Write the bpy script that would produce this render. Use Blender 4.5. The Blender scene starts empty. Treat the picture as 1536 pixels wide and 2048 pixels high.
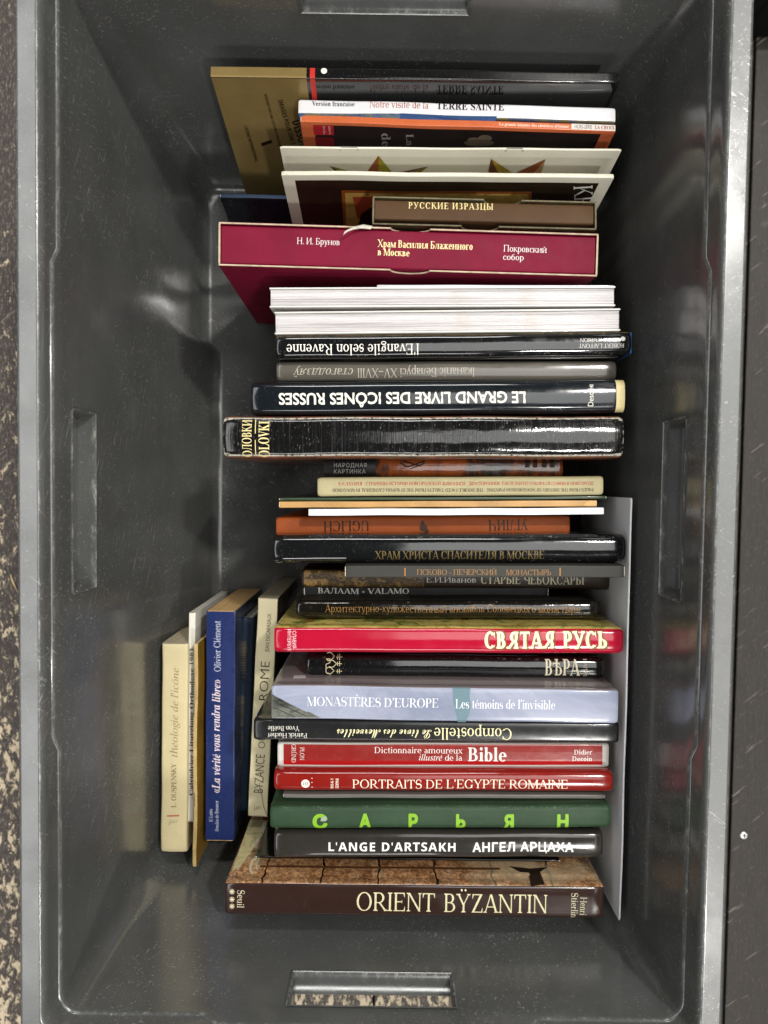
import bpy, bmesh, math, random
from mathutils import Vector, Matrix
from mathutils.geometry import delaunay_2d_cdt
random.seed(7)
scene = bpy.context.scene

# ------------------------------------------------------------------ camera, world, lamps, exposure
CAM = Vector((.0033, .0135, .70)); FPX = 1479.1
ROT = Matrix.Rotation(math.radians(.78), 3, 'Z') @ Matrix.Rotation(math.radians(-2.2), 3, 'X')
cd = bpy.data.cameras.new('camera'); cam = bpy.data.objects.new('camera', cd); scene.collection.objects.link(cam)
cam.matrix_world = Matrix.Translation(CAM) @ ROT.to_4x4()
cd.sensor_fit = 'VERTICAL'; cd.sensor_height = 36; cd.lens = 26; cd.clip_start = .01; cd.clip_end = 50
cd.dof.use_dof = True; cd.dof.focus_distance = .51; cd.dof.aperture_fstop = 8
scene.camera = cam
world = bpy.data.worlds.new('World'); scene.world = world; world.use_nodes = True
bg = world.node_tree.nodes['Background']; bg.inputs[0].default_value = (.9, .95, 1, 1); bg.inputs[1].default_value = .02
scene.view_settings.view_transform = 'Standard'; scene.view_settings.look = 'None'
scene.view_settings.exposure = -.10; scene.view_settings.gamma = 1
def lamp(name, loc, target, sx, sy, power, col):
    d = bpy.data.lights.new(name, 'AREA'); d.shape = 'RECTANGLE'; d.size = sx; d.size_y = sy; d.energy = power; d.color = col
    o = bpy.data.objects.new(name, d); scene.collection.objects.link(o); o.location = loc
    z = (Vector(loc)-Vector(target)).normalized(); y = (Vector((0, 1, 0))-z*z.y).normalized(); x = y.cross(z)
    o.rotation_euler = Matrix((x, y, z)).transposed().to_euler(); return o      # long side along the crate
lamp('ceiling_spot', (.80, .85, 2.2), (0, 0, .2), .11, .11, 33, (1, .97, .92))
lamp('ceiling_spot', (.70, -1.30, 2.2), (0, 0, .2), .11, .11, 22, (1, .97, .92))
lamp('ceiling_panel', (.48, .16, 2.4), (.1, 0, .2), .80, 1.2, 13, (1, 1, .98))
lamp('left_strip', (-1.16, .10, 2.3), (-.2, .1, .2), .52, 3.8, 30, (1, 1, 1))
lamp('right_strip', (1.18, .10, 2.3), (.2, .1, .2), .52, 3.8, 27, (1, .99, .96))
lamp('near_handle_fill', (0, -2.2, 1.5), (0, -.2, .2), .9, .40, 16, (1, .99, .96))  # added low lamp that brightens the open handle at the near end
lamp('far_handle_fill', (0, 2.2, 1.5), (0, .2, .2), .9, .40, 24, (1, .99, .96))  # added low lamp for the far handle and the wall facing it

def P(px, py, z):
    d = ROT @ Vector(((px-768)/FPX, -(py-1024)/FPX, -1)); return CAM + d*((z-CAM.z)/d.z)
def ray(px, py): return ROT @ Vector(((px-768)/FPX, -(py-1024)/FPX, -1))

# ------------------------------------------------------------------ materials
def lin(h):
    h = h.lstrip('#'); c = [int(h[i:i+2], 16)/255 for i in (0, 2, 4)]
    return tuple(x/12.92 if x <= .04045 else ((x+.055)/1.055)**2.4 for x in c)+(1,)
class NT:
    def __init__(s, name):
        s.m = bpy.data.materials.new(name); s.m.use_nodes = True; s.t = s.m.node_tree; s.b = s.t.nodes['Principled BSDF']
        s.tc = s.t.nodes.new('ShaderNodeTexCoord')
    def n(s, ty, **kw):
        q = s.t.nodes.new('ShaderNode'+ty)
        for k, v in kw.items():
            if k in q.inputs: q.inputs[k].default_value = v
            else: setattr(q, k, v)
        return q
    def l(s, a, b): s.t.links.new(a, b)
    def co(s, scale=(1, 1, 1), kind='Object', rot=(0, 0, 0)):
        src = s.tc.outputs[kind]
        if any(rot): q = s.n('Mapping'); q.inputs['Rotation'].default_value = rot; s.l(src, q.inputs[0]); src = q.outputs[0]
        q = s.n('Mapping'); q.inputs['Scale'].default_value = scale; s.l(src, q.inputs[0]); return q.outputs[0]
    def noise(s, scale, co=None, detail=4, rough=.55, dist=0):
        q = s.n('TexNoise'); q.inputs['Scale'].default_value = scale; q.inputs['Detail'].default_value = detail
        q.inputs['Roughness'].default_value = rough; q.inputs['Distortion'].default_value = dist
        s.l(co or s.tc.outputs['Object'], q.inputs['Vector']); return q.outputs['Fac']
    def ramp(s, fac, stops, interp='LINEAR'):
        q = s.n('ValToRGB'); q.color_ramp.interpolation = interp; e = q.color_ramp.elements
        while len(e) < len(stops): e.new(.5)
        for k, (p, c) in enumerate(stops):
            e[k].position = p; e[k].color = c if isinstance(c, tuple) else (c, c, c, 1)
        s.l(fac, q.inputs[0]); return q.outputs[0]
    def mix(s, fac, a, b, mode='MIX'):
        q = s.n('Mix', data_type='RGBA', blend_type=mode)
        for v, i in ((fac, 0), (a, 6), (b, 7)):
            if isinstance(v, (int, float, tuple)): q.inputs[i].default_value = v
            else: s.l(v, q.inputs[i])
        return q.outputs[2]
    def math(s, op, a, b=0.0):
        q = s.n('Math', operation=op)
        for v, i in ((a, 0), (b, 1)):
            if isinstance(v, (int, float)): q.inputs[i].default_value = v
            else: s.l(v, q.inputs[i])
        return q.outputs[0]
    def bump(s, h, strength, dist=.001):
        q = s.n('Bump'); q.inputs['Strength'].default_value = strength; q.inputs['Distance'].default_value = dist
        s.l(h, q.inputs['Height']); s.l(q.outputs[0], s.b.inputs['Normal']); return q
_MC = {}
def M(name, hexc, rough=.3, coat=0.0, var=.10, bump=.12, bs=60, wear=0.0, wearcol='#c9c4b8', metal=0.0, streak=False, cloth=False, pic=None, spec=None):
    """printed or laminated board: flat colour, faint mottling, soft waviness, rubbed edges"""
    if name in _MC: return _MC[name]
    t = NT(name); b = t.b; c = lin(hexc)
    n1 = t.noise(bs*.6, detail=5)
    col = t.mix(t.ramp(n1, [(.35, 0.0), (.7, 1.0)]), tuple(x*(1-var) for x in c[:3])+(1,), tuple(min(1, x*(1+var)) for x in c[:3])+(1,))
    if pic:                                    # a printed picture: patches of several inks
        sc, inks = pic[0], pic[1]; asp = pic[2] if len(pic) > 2 else (1, 1, 1)
        n = t.noise(sc, t.co(asp), detail=9, rough=.68, dist=.6)
        col = t.ramp(n, [(.3+.4*i/(len(inks)-1), lin(k)) for i, k in enumerate(inks)])
    if streak:  # iridescent cloth sheen painted into the colour as thin streaks
        s1 = t.noise(900, t.co((1, .02, .02)), detail=2); col = t.mix(t.ramp(s1, [(.55, 0.0), (.8, .25)]), col, t.mix(t.noise(120, t.co((1, .02, .02))), lin('#54616a'), lin('#6a4f48')))
    if wear:
        at = t.n('Attribute', attribute_name='edge'); nz = t.noise(420, detail=6, rough=.7)
        w = t.math('MULTIPLY', at.outputs['Fac'], t.math('ADD', nz, wear-.5)); w = t.ramp(w, [(.54, 0.0), (.66, .85)])
        lo = t.noise(1500, t.co((1, .25, .25)), detail=2); sc = t.math('MULTIPLY', t.ramp(lo, [(.68-.05*wear, 0.0), (.78, .5*wear)]), 1.0)
        col = t.mix(t.math('MAXIMUM', w, sc), col, lin(wearcol))
    t.l(col, b.inputs['Base Color'])
    r = t.ramp(t.noise(bs*1.7, detail=6, rough=.65), [(.3, max(.02, rough-.06)), (.75, rough+.10)])
    t.l(r, b.inputs['Roughness'])
    b.inputs['Specular IOR Level'].default_value = spec if spec is not None else (.22 if cloth or (rough > .3 and not coat) else .4)
    b.inputs['Coat Weight'].default_value = coat*.7; b.inputs['Coat Roughness'].default_value = .06; b.inputs['Metallic'].default_value = metal
    h = t.noise(bs, t.co((.35, 1, 1)), detail=3)
    if cloth: h = t.math('ADD', h, t.math('MULTIPLY', t.noise(2600, detail=1), .5))
    if streak: h = t.math('ADD', h, t.math('MULTIPLY', t.noise(1, t.co((1500, 60, 60)), detail=3), .06))
    if wear or coat: h = t.math('ADD', h, t.math('MULTIPLY', t.noise(bs*6, t.co((.3, 1, 1)), detail=4), .12))
    bp = t.bump(h, bump, .002)
    if coat: t.l(bp.outputs[0], b.inputs['Coat Normal'])
    _MC[name] = t.m; return t.m
def ink(hexc, rough=.4, metal=0.0):
    nm = 'ink_'+hexc.lstrip('#')+('_foil' if metal else '')
    if nm in _MC: return _MC[nm]
    t = NT(nm); c = lin(hexc)
    col = t.mix(t.ramp(t.noise(700, detail=4), [(.4, 0.0), (.75, .35)]), c, tuple(x*.55 for x in c[:3])+(1,))
    t.l(col, t.b.inputs['Base Color']); t.b.inputs['Roughness'].default_value = rough; t.b.inputs['Metallic'].default_value = metal; t.b.inputs['Specular IOR Level'].default_value = .2
    _MC[nm] = t.m; return t.m
def pages_mat(hexc, name):
    if name in _MC: return _MC[name]
    t = NT(name); c = lin(hexc)
    ln = t.noise(1, t.co((6, 2600, 6)), detail=3, rough=.8); big = t.noise(1, t.co((3, 500, 3)), detail=2)
    f = t.math('ADD', t.math('MULTIPLY', ln, .6), t.math('MULTIPLY', big, .4))
    col = t.mix(t.ramp(f, [(.40, 0.0), (.52, 1.0)]), tuple(x*.62 for x in c[:3])+(1,), c)
    col = t.mix(t.ramp(t.noise(45, detail=5), [(.55, 0.0), (.8, .18)]), col, lin('#b59a6a'))
    t.l(col, t.b.inputs['Base Color']); t.b.inputs['Roughness'].default_value = .75; t.bump(f, .35, .0006)
    _MC[name] = t.m; return t.m

# ------------------------------------------------------------------ object helpers
def link(o): scene.collection.objects.link(o); return o
def mesh_obj(name, V, F, mats, parent=None, smooth=False, idx=None, sharp=None):
    me = bpy.data.meshes.new(name); me.from_pydata([tuple(v) for v in V], [], F)
    for m in (mats if isinstance(mats, (list, tuple)) else [mats]): me.materials.append(m)
    if idx: me.polygons.foreach_set('material_index', idx)
    if smooth: me.polygons.foreach_set('use_smooth', [True]*len(me.polygons))
    me.update()
    if sharp: me.set_sharp_from_angle(angle=math.radians(sharp))
    o = link(bpy.data.objects.new(name, me))
    if parent is not None: o.parent = parent
    return o
def thing(name, label, cat, mat4=None, group=None):
    o = link(bpy.data.objects.new(name, None)); o.empty_display_size = .02; o['label'] = label; o['category'] = cat
    if group: o['group'] = group
    if mat4 is not None: o.matrix_world = mat4
    return o
def structure(o): o['kind'] = 'structure'; return o
def box(x0, x1, y0, y1, z0, z1):
    V = [(x, y, z) for z in (z0, z1) for y in (y0, y1) for x in (x0, x1)]
    F = [[0, 2, 3, 1], [4, 5, 7, 6], [0, 1, 5, 4], [2, 6, 7, 3], [0, 4, 6, 2], [1, 3, 7, 5]]
    return V, F
# ------------------------------------------------------------------ floor under the crate
def wood_mat(name, paint, bare, peel, grad, worn, wl):
    t = NT(name)
    gr = t.noise(1, t.co((900, 30, 1)), detail=5, rough=.7); fine = t.noise(1, t.co((420, 190, 1)), detail=8, rough=.72)
    sep = t.n('SeparateXYZ'); t.l(t.tc.outputs['Object'], sep.inputs[0])
    blot = t.noise(1, t.co((120, 62, 1)), detail=7, rough=.7, dist=.4)
    g = t.math('ADD', t.math('MULTIPLY', t.math('MULTIPLY', sep.outputs['Y'], -1.0), grad), t.math('MULTIPLY', t.noise(1, t.co((9, 9, 1)), detail=3), .16))
    f = t.math('ADD', t.math('ADD', t.math('MULTIPLY', blot, .72), t.math('MULTIPLY', fine, .28)), g)
    mask = t.ramp(f, [(peel, 0.0), (peel+.025, 1.0)])
    pc = t.mix(t.ramp(gr, [(.35, 0.0), (.7, 1.0)]), tuple(x*.6 for x in lin(paint)[:3])+(1,), tuple(x*1.35 for x in lin(paint)[:3])+(1,))
    pc = t.mix(t.ramp(t.noise(1, t.co((520, 150, 1)), detail=9, rough=.8), [(wl, 0.0), (wl+.05, .8)]), pc, lin(worn))
    bc = t.mix(t.ramp(gr, [(.3, 0.0), (.7, 1.0)]), tuple(x*.72 for x in lin(bare)[:3])+(1,), lin(bare))
    col = t.mix(mask, pc, bc)
    sc = t.noise(1, t.co((260, 12, 1), rot=(0, 0, .9)), detail=3, rough=.8); col = t.mix(t.ramp(sc, [(.635, 0.0), (.67, .6)]), col, lin('#8d857b'))
    t.l(col, t.b.inputs['Base Color']); t.b.inputs['Roughness'].default_value = .62
    t.bump(t.math('SUBTRACT', t.math('MULTIPLY', gr, .5), t.math('MULTIPLY', mask, .8)), .6, .0008); return t.m
paint_peeling = wood_mat('peeling_brown_paint', '#3a332f', '#c9b89c', .632, .11, '#857a6e', .535)
paint_sound = wood_mat('worn_dark_wood', '#2b2622', '#8b7c6a', .78, .02, '#4d453e', .56)
GZ = -.022
fl = structure(mesh_obj('floor', [(-1.6, -1.6, GZ-.012), (1.6, -1.6, GZ-.012), (1.6, 1.6, GZ-.012), (-1.6, 1.6, GZ-.012)], [[0, 1, 2, 3]], M('floor_underside', '#15120f', .9)))
def plank(x0, x1, y0, y1, m, dz=0):
    V, F = box(x0+.0009, x1-.0009, y0, y1, GZ-.011, GZ+dz)
    o = mesh_obj('plank', V, F, m, fl); bv = o.modifiers.new('bevel', 'BEVEL'); bv.width = .0012; bv.segments = 2; return o
xs = [-1.6, -1.3, -1.02, -.78, -.60, -.43, -.2, 0, .2, .352, .56, .8, 1.05, 1.32, 1.6]
for a, b in zip(xs, xs[1:]):
    plank(a, b, -1.6, 1.6, paint_peeling if b <= .21 else paint_sound, random.uniform(-.001, .001))
def screw(px, py):
    c = P(px, py, GZ+.0012); r = .0037; V = [(c.x, c.y, c.z+.0006)]; F = []
    n = 24
    for rr, z in ((r*.8, .0005), (r, 0), (r, -.002)):
        for k in range(n): a = 2*math.pi*k/n; V.append((c.x+rr*math.cos(a), c.y+rr*math.sin(a), c.z+z))
    for k in range(n):
        j = (k+1) % n; F.append([0, 1+k, 1+j])
        for q in (1, 1+n): F.append([q+k, q+n+k, q+n+j, q+j])
    m = NT('screw_steel'); m.b.inputs['Metallic'].default_value = .9; m.b.inputs['Base Color'].default_value = (.75, .74, .72, 1); m.b.inputs['Roughness'].default_value = .35
    o = mesh_obj('screw', V, F, m.m, fl)
    s = .0021; w = .0005; z = c.z+.0009; cr = []
    X = [(c.x-s, c.y-w, z), (c.x+s, c.y-w, z), (c.x+s, c.y+w, z), (c.x-s, c.y+w, z), (c.x-w, c.y-s, z+.0001), (c.x+w, c.y-s, z+.0001), (c.x+w, c.y+s, z+.0001), (c.x-w, c.y+s, z+.0001)]
    mesh_obj('screw_slot', X, [[0, 1, 2, 3], [4, 5, 6, 7]], M('screw_slot_dark', '#1c1a18', .7), fl)
screw(1488, 1671)
a = P(1520, 78, GZ+.002); V, F = box(.335, .75, a.y+.001, a.y+.30, GZ+.0015, GZ+.055)
bp = thing('black_panel', 'black flat box edge at the top right corner of the photo beside the crate', 'box', Matrix.Identity(4))
o = mesh_obj('shell', V, F, M('black_box', '#0b0b0c', .55), bp); bv = o.modifiers.new('bevel', 'BEVEL'); bv.width = .003; bv.segments = 3

# ------------------------------------------------------------------ crate
def crate_mat():
    t = NT('grey_plastic')
    base = t.mix(t.ramp(t.noise(14, detail=5), [(.3, 0.0), (.7, 1.0)]), lin('#4f504f'), lin('#595a59'))
    fs = []
    for rot, sc, th in (((.45, .2, .1), (300, 28, 1100), .655), ((1.25, -.3, .2), (420, 34, 1300), .665), ((-.7, .4, .6), (30, 500, 1200), .66), ((.3, 1.1, -.5), (34, 900, 700), .665), ((2.2, .1, .3), (700, 24, 900), .66)):
        fs.append(t.ramp(t.noise(1, t.co(sc, rot=rot), detail=3, rough=.6), [(th, 0.0), (th+.05, .9)]))
    s = fs[0]
    for q in fs[1:]: s = t.math('MAXIMUM', s, q)
    area = t.ramp(t.noise(9, detail=5, rough=.6), [(.40, .12), (.66, 1.0)]); s = t.math('MULTIPLY', s, area)
    vo = t.n('TexVoronoi'); vo.inputs['Scale'].default_value = 210; t.l(t.tc.outputs['Object'], vo.inputs['Vector'])
    sp = t.math('MULTIPLY', t.ramp(vo.outputs['Distance'], [(.05, 1.0), (.10, 0.0)]), t.ramp(t.noise(60, detail=5), [(.59, 0.0), (.69, .7)]))
    stain = t.ramp(t.noise(17, t.co((1, .6, 1)), detail=8, rough=.7), [(.35, 1.0), (.62, 0.0)])
    base = t.mix(t.math('MULTIPLY', stain, .35), base, lin('#3f403d'))
    dust = t.math('MULTIPLY', t.ramp(t.noise(24, detail=7, rough=.7), [(.58, 0.0), (.85, .12)]), 1.0)
    at = t.n('Attribute', attribute_name='edge'); ew = t.math('MULTIPLY', at.outputs['Fac'], t.ramp(t.noise(230, t.co((1, .35, 1)), detail=7, rough=.75), [(.50, 0.0), (.70, .9)]))
    f = t.math('MAXIMUM', t.math('MAXIMUM', t.math('MULTIPLY', s, .55), t.math('MULTIPLY', sp, .55)), t.math('MAXIMUM', dust, ew))
    t.l(t.mix(f, base, lin('#c2c2ba')), t.b.inputs['Base Color'])
    r = t.math('ADD', t.ramp(t.noise(30, detail=6, rough=.7), [(.3, .13), (.75, .29)]), t.math('MULTIPLY', f, .4)); t.l(r, t.b.inputs['Roughness'])
    t.b.inputs['Specular IOR Level'].default_value = .8
    h = t.math('ADD', t.math('MULTIPLY', t.noise(7, detail=2), 1.0), t.math('ADD', t.math('MULTIPLY', t.noise(350, detail=3), .012), t.math('MULTIPLY', s, .02))); t.bump(h, .32, .004); return t.m
CM = crate_mat(); H = .29
def half(z):            # inner half width and half length of the tapering wall at height z
    u = max(0, min(1, (z-.01)/.255)); return .1690+.0150*u, .2872+.0155*u
YB = [-.145, -.135, -.0555, 0, .0555, .135, .145]; XB = [-.10, -.09, -.051, 0, .051, .09, .10]
NC = 9
def lift(k, s):         # 1 where the stacking ledge runs low (corners), 0 in the middle of a side
    if k == 'c': return 1.0
    e0, e1 = (.135, .145) if k == 'y' else (.09, .10)
    return max(0, min(1, (abs(s)-e0)/(e1-e0)))
def ring(a, b, r, zf):
    """closed ring of points (x, y, z) anticlockwise; zf(kind, s) gives the height and outward push"""
    R = []
    def put(x, y, nx, ny, k, s):
        z, push = zf(k, s); R.append((x+nx*push, y+ny*push, z))
    for y in [-(b-r)]+YB+[(b-r)]: put(a, y, 1, 0, 'y' if abs(y) < b-r else 'c', y)
    for i in range(1, NC):
        t = math.pi/2*i/NC; put(a-r+r*math.cos(t), b-r+r*math.sin(t), math.cos(t), math.sin(t), 'c', 0)
    for x in [a-r]+XB[::-1]+[-(a-r)]: put(x, b, 0, 1, 'x' if abs(x) < a-r else 'c', x)
    for i in range(1, NC):
        t = math.pi/2*(1+i/NC); put(-a+r+r*math.cos(t), b-r+r*math.sin(t), math.cos(t), math.sin(t), 'c', 0)
    for y in [(b-r)]+YB[::-1]+[-(b-r)]: put(-a, y, -1, 0, 'y' if abs(y) < b-r else 'c', y)
    for i in range(1, NC):
        t = math.pi*(1+.5*i/NC); put(-a+r+r*math.cos(t), -b+r+r*math.sin(t), math.cos(t), math.sin(t), 'c', 0)
    for x in [-(a-r)]+XB+[(a-r)]: put(x, -b, 0, -1, 'x' if abs(x) < a-r else 'c', x)
    for i in range(1, NC):
        t = math.pi*(1.5+.5*i/NC); put(a-r+r*math.cos(t), -b+r+r*math.sin(t), math.cos(t), math.sin(t), 'c', 0)
    return R
const = lambda z, push=0: (lambda k, s: (z, push))
ZL = .2725
def rib(z, q):
    def f(k, s):
        return (z, -q*(1-lift('y', s)) if k == 'y' else 0)
    return f
def ledge(dz, push):
    def f(k, s):
        u = lift(k, s); return (.2805*(1-u)+ZL*u + dz, push)
    return f
rings, edge = [], []
def add(a, b, r, zf, e=0.0): rings.append(ring(a, b, r, zf)); edge.append(e)
# outside, bottom to top
add(0.1820, 0.2988, .022, const(-.004)); add(0.1935, 0.3163, .022, const(.205)); add(0.1995, 0.3213, .022, const(.207)); add(0.2003, 0.3221, .022, const(.2095)); i_out = len(rings)-1; add(0.2003, 0.3221, .022, const(.2665)); add(0.2003, 0.3221, .022, const(.2885)); add(0.1995, 0.3213, .022, const(.29), .35)
# rim top, inner lip
n_out = len(rings)
add(0.1985, 0.3203, .022, const(.2903), .0); add(0.1981, 0.3199, .022, const(.2903), .0); add(0.1894, 0.3112, .016, const(.2903), .0); add(0.1890, 0.3108, .016, const(.2903), .0); add(0.1885, 0.3070, .014, const(.2903), .0); add(0.1881, 0.3064, .014, const(.29010), .9); add(0.1874, 0.3055, .014, const(.2896), .05); add(0.1866, 0.3047, .013, const(.2885), .0); add(0.1861, 0.3043, .013, const(.286), .1); add(0.1859, 0.3041, .013, const(.2835))
add(0.1857, 0.3039, .012, ledge(.0012, 0)); add(0.1855, 0.3037, .012, ledge(.0003, 0)); add(0.1848, 0.3033, .012, ledge(0, 0), .35); add(0.1842, 0.3029, .012, ledge(-.0006, 0), .4); add(0.1839, 0.3027, .012, ledge(-.0022, 0))
ZH = dict(y=(.2575, .2265), x=(.2655, .2370))
zs = [.2655, .2575, .237, .2265, .20, .17, .14, .11, .08, .05, .03]
i0 = len(rings)         # first wall ring (z=.2655)
for z in zs:
    a, b = half(z); add(a, b, .013+.004*(z < .2), rib(z, {.03: .0085, .05: .0055, .08: .002}.get(z, 0)))
for k in range(1, 6):   # fillet to the floor
    t = math.pi/2*k/5; a, b = half(.01); add(a-.010*(1-math.cos(t)), b-.010*(1-math.cos(t)), .016, rib(.0105-.0100*math.sin(t), .010), .0)
add(0.1200, 0.2358, .012, const(.0002)); add(0.0500, 0.1658, .01, const(.0))
N = len(rings[0]); V = [p for R in rings for p in R]; F = []
sidx = {}
ny, nx = len(YB)+2, len(XB)+2
starts = [0, ny+NC-1, ny+nx+2*(NC-1), 2*ny+nx+3*(NC-1)]
def hole_cells(side):   # point index range of the opening on side 0:+x 1:+y 2:-x 3:-y
    st = starts[side]; return (st+3, st+5)
pockets = []
for i in range(len(rings)-1):
    for j in range(N):
        k = (j+1) % N; skip = False
        for side in range(4):
            lo, hi = hole_cells(side)
            if lo <= j < hi:
                z0, z1 = rings[i][j][2], rings[i+1][j][2]; zt, zb = ZH['y' if side % 2 == 0 else 'x']
                if i >= i0 and z0 <= zt+1e-6 and z1 >= zb-1e-6: skip = True
                if side % 2 == 1 and i == i_out: skip = True
        if not skip: F.append([i*N+j, (i+1)*N+j, (i+1)*N+k, i*N+k])
last = (len(rings)-1)*N; F.append([last+j for j in range(N)])
cr = thing('storage_crate', 'deep grey plastic storage crate with handle openings, holding all the books', 'crate', Matrix.Identity(4))
body = mesh_obj('body', V, F, CM, cr, smooth=True, sharp=50)
at = body.data.attributes.new('edge', 'FLOAT', 'POINT'); at.data.foreach_set('value', [e for e in edge for _ in range(N)])
def loft(name, loops, closed=True, cap=False, e=None):
    n = len(loops[0]); V = [p for L in loops for p in L]; F = []
    for i in range(len(loops)-1):
        for j in range(n if closed else n-1): F.append([i*n+j, i*n+(j+1) % n, (i+1)*n+(j+1) % n, (i+1)*n+j])
    if cap: F.append([(len(loops)-1)*n+j for j in range(n)])
    o = mesh_obj(name, V, F, CM, cr, smooth=True, sharp=45)
    v = []
    for q in range(len(loops)): v += [(e[q] if e else 0)]*n
    o.data.attributes.new('edge', 'FLOAT', 'POINT').data.foreach_set('value', v); return o
for sg in (-1, 1):      # grip pockets in the long sides
    zt, zb = ZH['y']; at_, ab = half(zt)[0], half(zb)[0]; w = .0555
    def L(inset, d, dr=0): return [(sg*(at_+d), -w+inset, zt-inset*.6), (sg*(at_+d), w-inset, zt-inset*.6), (sg*(ab+d), w-inset, zb+inset*.5-dr), (sg*(ab+d), -w+inset, zb+inset*.5-dr)]
    loft('grip_recess', [L(-.0006, -.0009), L(0.0002, -.0011), L(.0006, -.0003), L(.0012, .004, .0006), L(.0022, .0095, .0030), L(.004, .0122, .0036)], cap=True, e=[.2, .9, .5, 0, 0, 0])
for sg in (-1, 1):      # open handles in the short sides: sleeve with a rounded lower grip
    zt, zb = ZH['x']; bt, bb = half(zt)[1], half(zb)[1]; w = .051
    def L(i, d, dr=0): return [(-w+i, sg*(bt+d), zt-i), (w-i, sg*(bt+d), zt-i), (w-i, sg*(bb+d), zb+i-dr), (-w+i, sg*(bb+d), zb+i-dr)]
    loft('handle_sleeve', [L(-.001, -.001), L(.0, -.0013), L(.0008, -.0006), L(.0016, .0013), L(.0018, .0030, -.0001), L(.0018, .0125, .0003), L(.0018, .0138, .0013), L(.0018, .0142, .0035), L(.0018, .0142, .0090)], e=[.1, .5, .5, .2, .05, .05, .2, .3, .1])
# crumbs of paper on the crate floor
cv, cf = [], []
for q in range(170):
    px = random.gauss(447, 12); py = random.choice([random.uniform(930, 1190), random.gauss(1120, 40), random.uniform(620, 700)])
    c = P(px, py, .002); s = random.uniform(.0002, .0007); a = random.uniform(0, 3.1); n = len(cv)
    dx, dy = s*math.cos(a), s*math.sin(a); zz = .0007
    cv += [(c.x-dx, c.y-dy, zz), (c.x+dy*.5, c.y-dx*.5, zz), (c.x+dx, c.y+dy, zz), (c.x-dy*.5, c.y+dx*.5, zz), (c.x, c.y, zz+s*.6)]
    cf += [[n, n+1, n+4], [n+1, n+2, n+4], [n+2, n+3, n+4], [n+3, n, n+4]]
o = mesh_obj('paper_crumbs', cv, cf, M('crumb', '#cfc6a8', .8)); o['kind'] = 'stuff'; o['label'] = 'pale crumbs of paper scattered on the crate floor'; o['category'] = 'crumbs'

sp_ = thing('wood_splinter', 'pale curved wood splinter on the peeling floor left of the crate', 'splinter', Matrix.Translation(P(27, 1165, GZ+.0014)))
V, F = [], []
for k in range(7):
    u = k/6; x, y = -.0028+.0075*u**1.5, .008-.018*u; w = .0011*math.sin(math.pi*min(.95, u+.12)); V += [(x-w, y, 0), (x+w, y+.0003, 0), (x, y, .0009+.0004*u)]
for k in range(6):
    for j in range(3): F.append([k*3+j, k*3+(j+1) % 3, k*3+3+(j+1) % 3, k*3+3+j])
mesh_obj('sliver', V, F, M('bare_wood', '#c9b088', .6), sp_)
# ------------------------------------------------------------------ lettering
# a small serif face drawn here from stems, bowls and serifs (Latin + Cyrillic);
# sans, italic and script come from Blender's built-in font.
class Pen:
    def __init__(s, S, t, f):
        s.S, s.t, s.f, s.p = S, t, f, []
    def poly(s, pts):
        a = sum(p[0]*q[1]-q[0]*p[1] for p, q in zip(pts, pts[1:]+pts[:1]))
        s.p.append(pts if a > 0 else pts[::-1])
    def serif(s, x, y, k, w=None):
        w = s.S if w is None else w; f = s.f; t = s.t*.75*k
        s.poly([(x-w/2-f, y), (x+w/2+f, y), (x+w/2+f, y+t), (x+w/2, y+t+f*.45*k), (x-w/2, y+t+f*.45*k), (x-w/2-f, y+t)])
    def st(s, x, y0, y1, b=1, a=1, w=None):
        w = s.S if w is None else w
        s.poly([(x-w/2, y0), (x+w/2, y0), (x+w/2, y1), (x-w/2, y1)])
        if b: s.serif(x, y0, 1, w)
        if a == 1: s.serif(x, y1, -1, w)
        if a == 2: s.poly([(x-w/2-s.f*1.1, y1-s.f*.9), (x, y1-s.f*1.2), (x+w/2, y1), (x, y1)])
    def h(s, x0, x1, y, t=None):
        t = t or s.t; s.poly([(x0, y-t/2), (x1, y-t/2), (x1, y+t/2), (x0, y+t/2)])
    def d(s, x0, y0, x1, y1, w):
        s.poly([(x0-w/2, y0), (x0+w/2, y0), (x1+w/2, y1), (x1-w/2, y1)])
    def ring(s, cx, cy, rx, ry, a0=0, a1=360, S=None, t=None):
        S = S or s.S*1.08; t = t or s.t; n = max(4, int(abs(a1-a0)/18)); pr = None
        for i in range(n+1):
            a = math.radians(a0+(a1-a0)*i/n); c, q = math.cos(a), math.sin(a)
            cur = ((cx+rx*c, cy+ry*q), (cx+(rx-S)*c, cy+(ry-t)*q))
            if pr: s.poly([pr[0], cur[0], cur[1], pr[1]])
            pr = cur
    def path(s, pts, ws):
        n = len(pts); L = []
        for i in range(n):
            a = pts[max(0, i-1)]; b = pts[min(n-1, i+1)]
            dx, dy = b[0]-a[0], b[1]-a[1]; m = math.hypot(dx, dy) or 1
            L.append(((pts[i][0]-dy/m*ws[i]/2, pts[i][1]+dx/m*ws[i]/2), (pts[i][0]+dy/m*ws[i]/2, pts[i][1]-dx/m*ws[i]/2)))
        for a, b in zip(L, L[1:]): s.poly([a[0], b[0], b[1], a[1]])
    def dot(s, x, y, r):
        s.poly([(x+r*math.cos(k*math.pi/5), y+r*math.sin(k*math.pi/5)) for k in range(10)])
    def tick(s, x, y0, y1, k):            # end serif of a thin bar
        s.poly([(x, y0), (x, y1), (x-s.f*.25*k, y1), (x-s.f*1.3*k, y0)])

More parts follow.
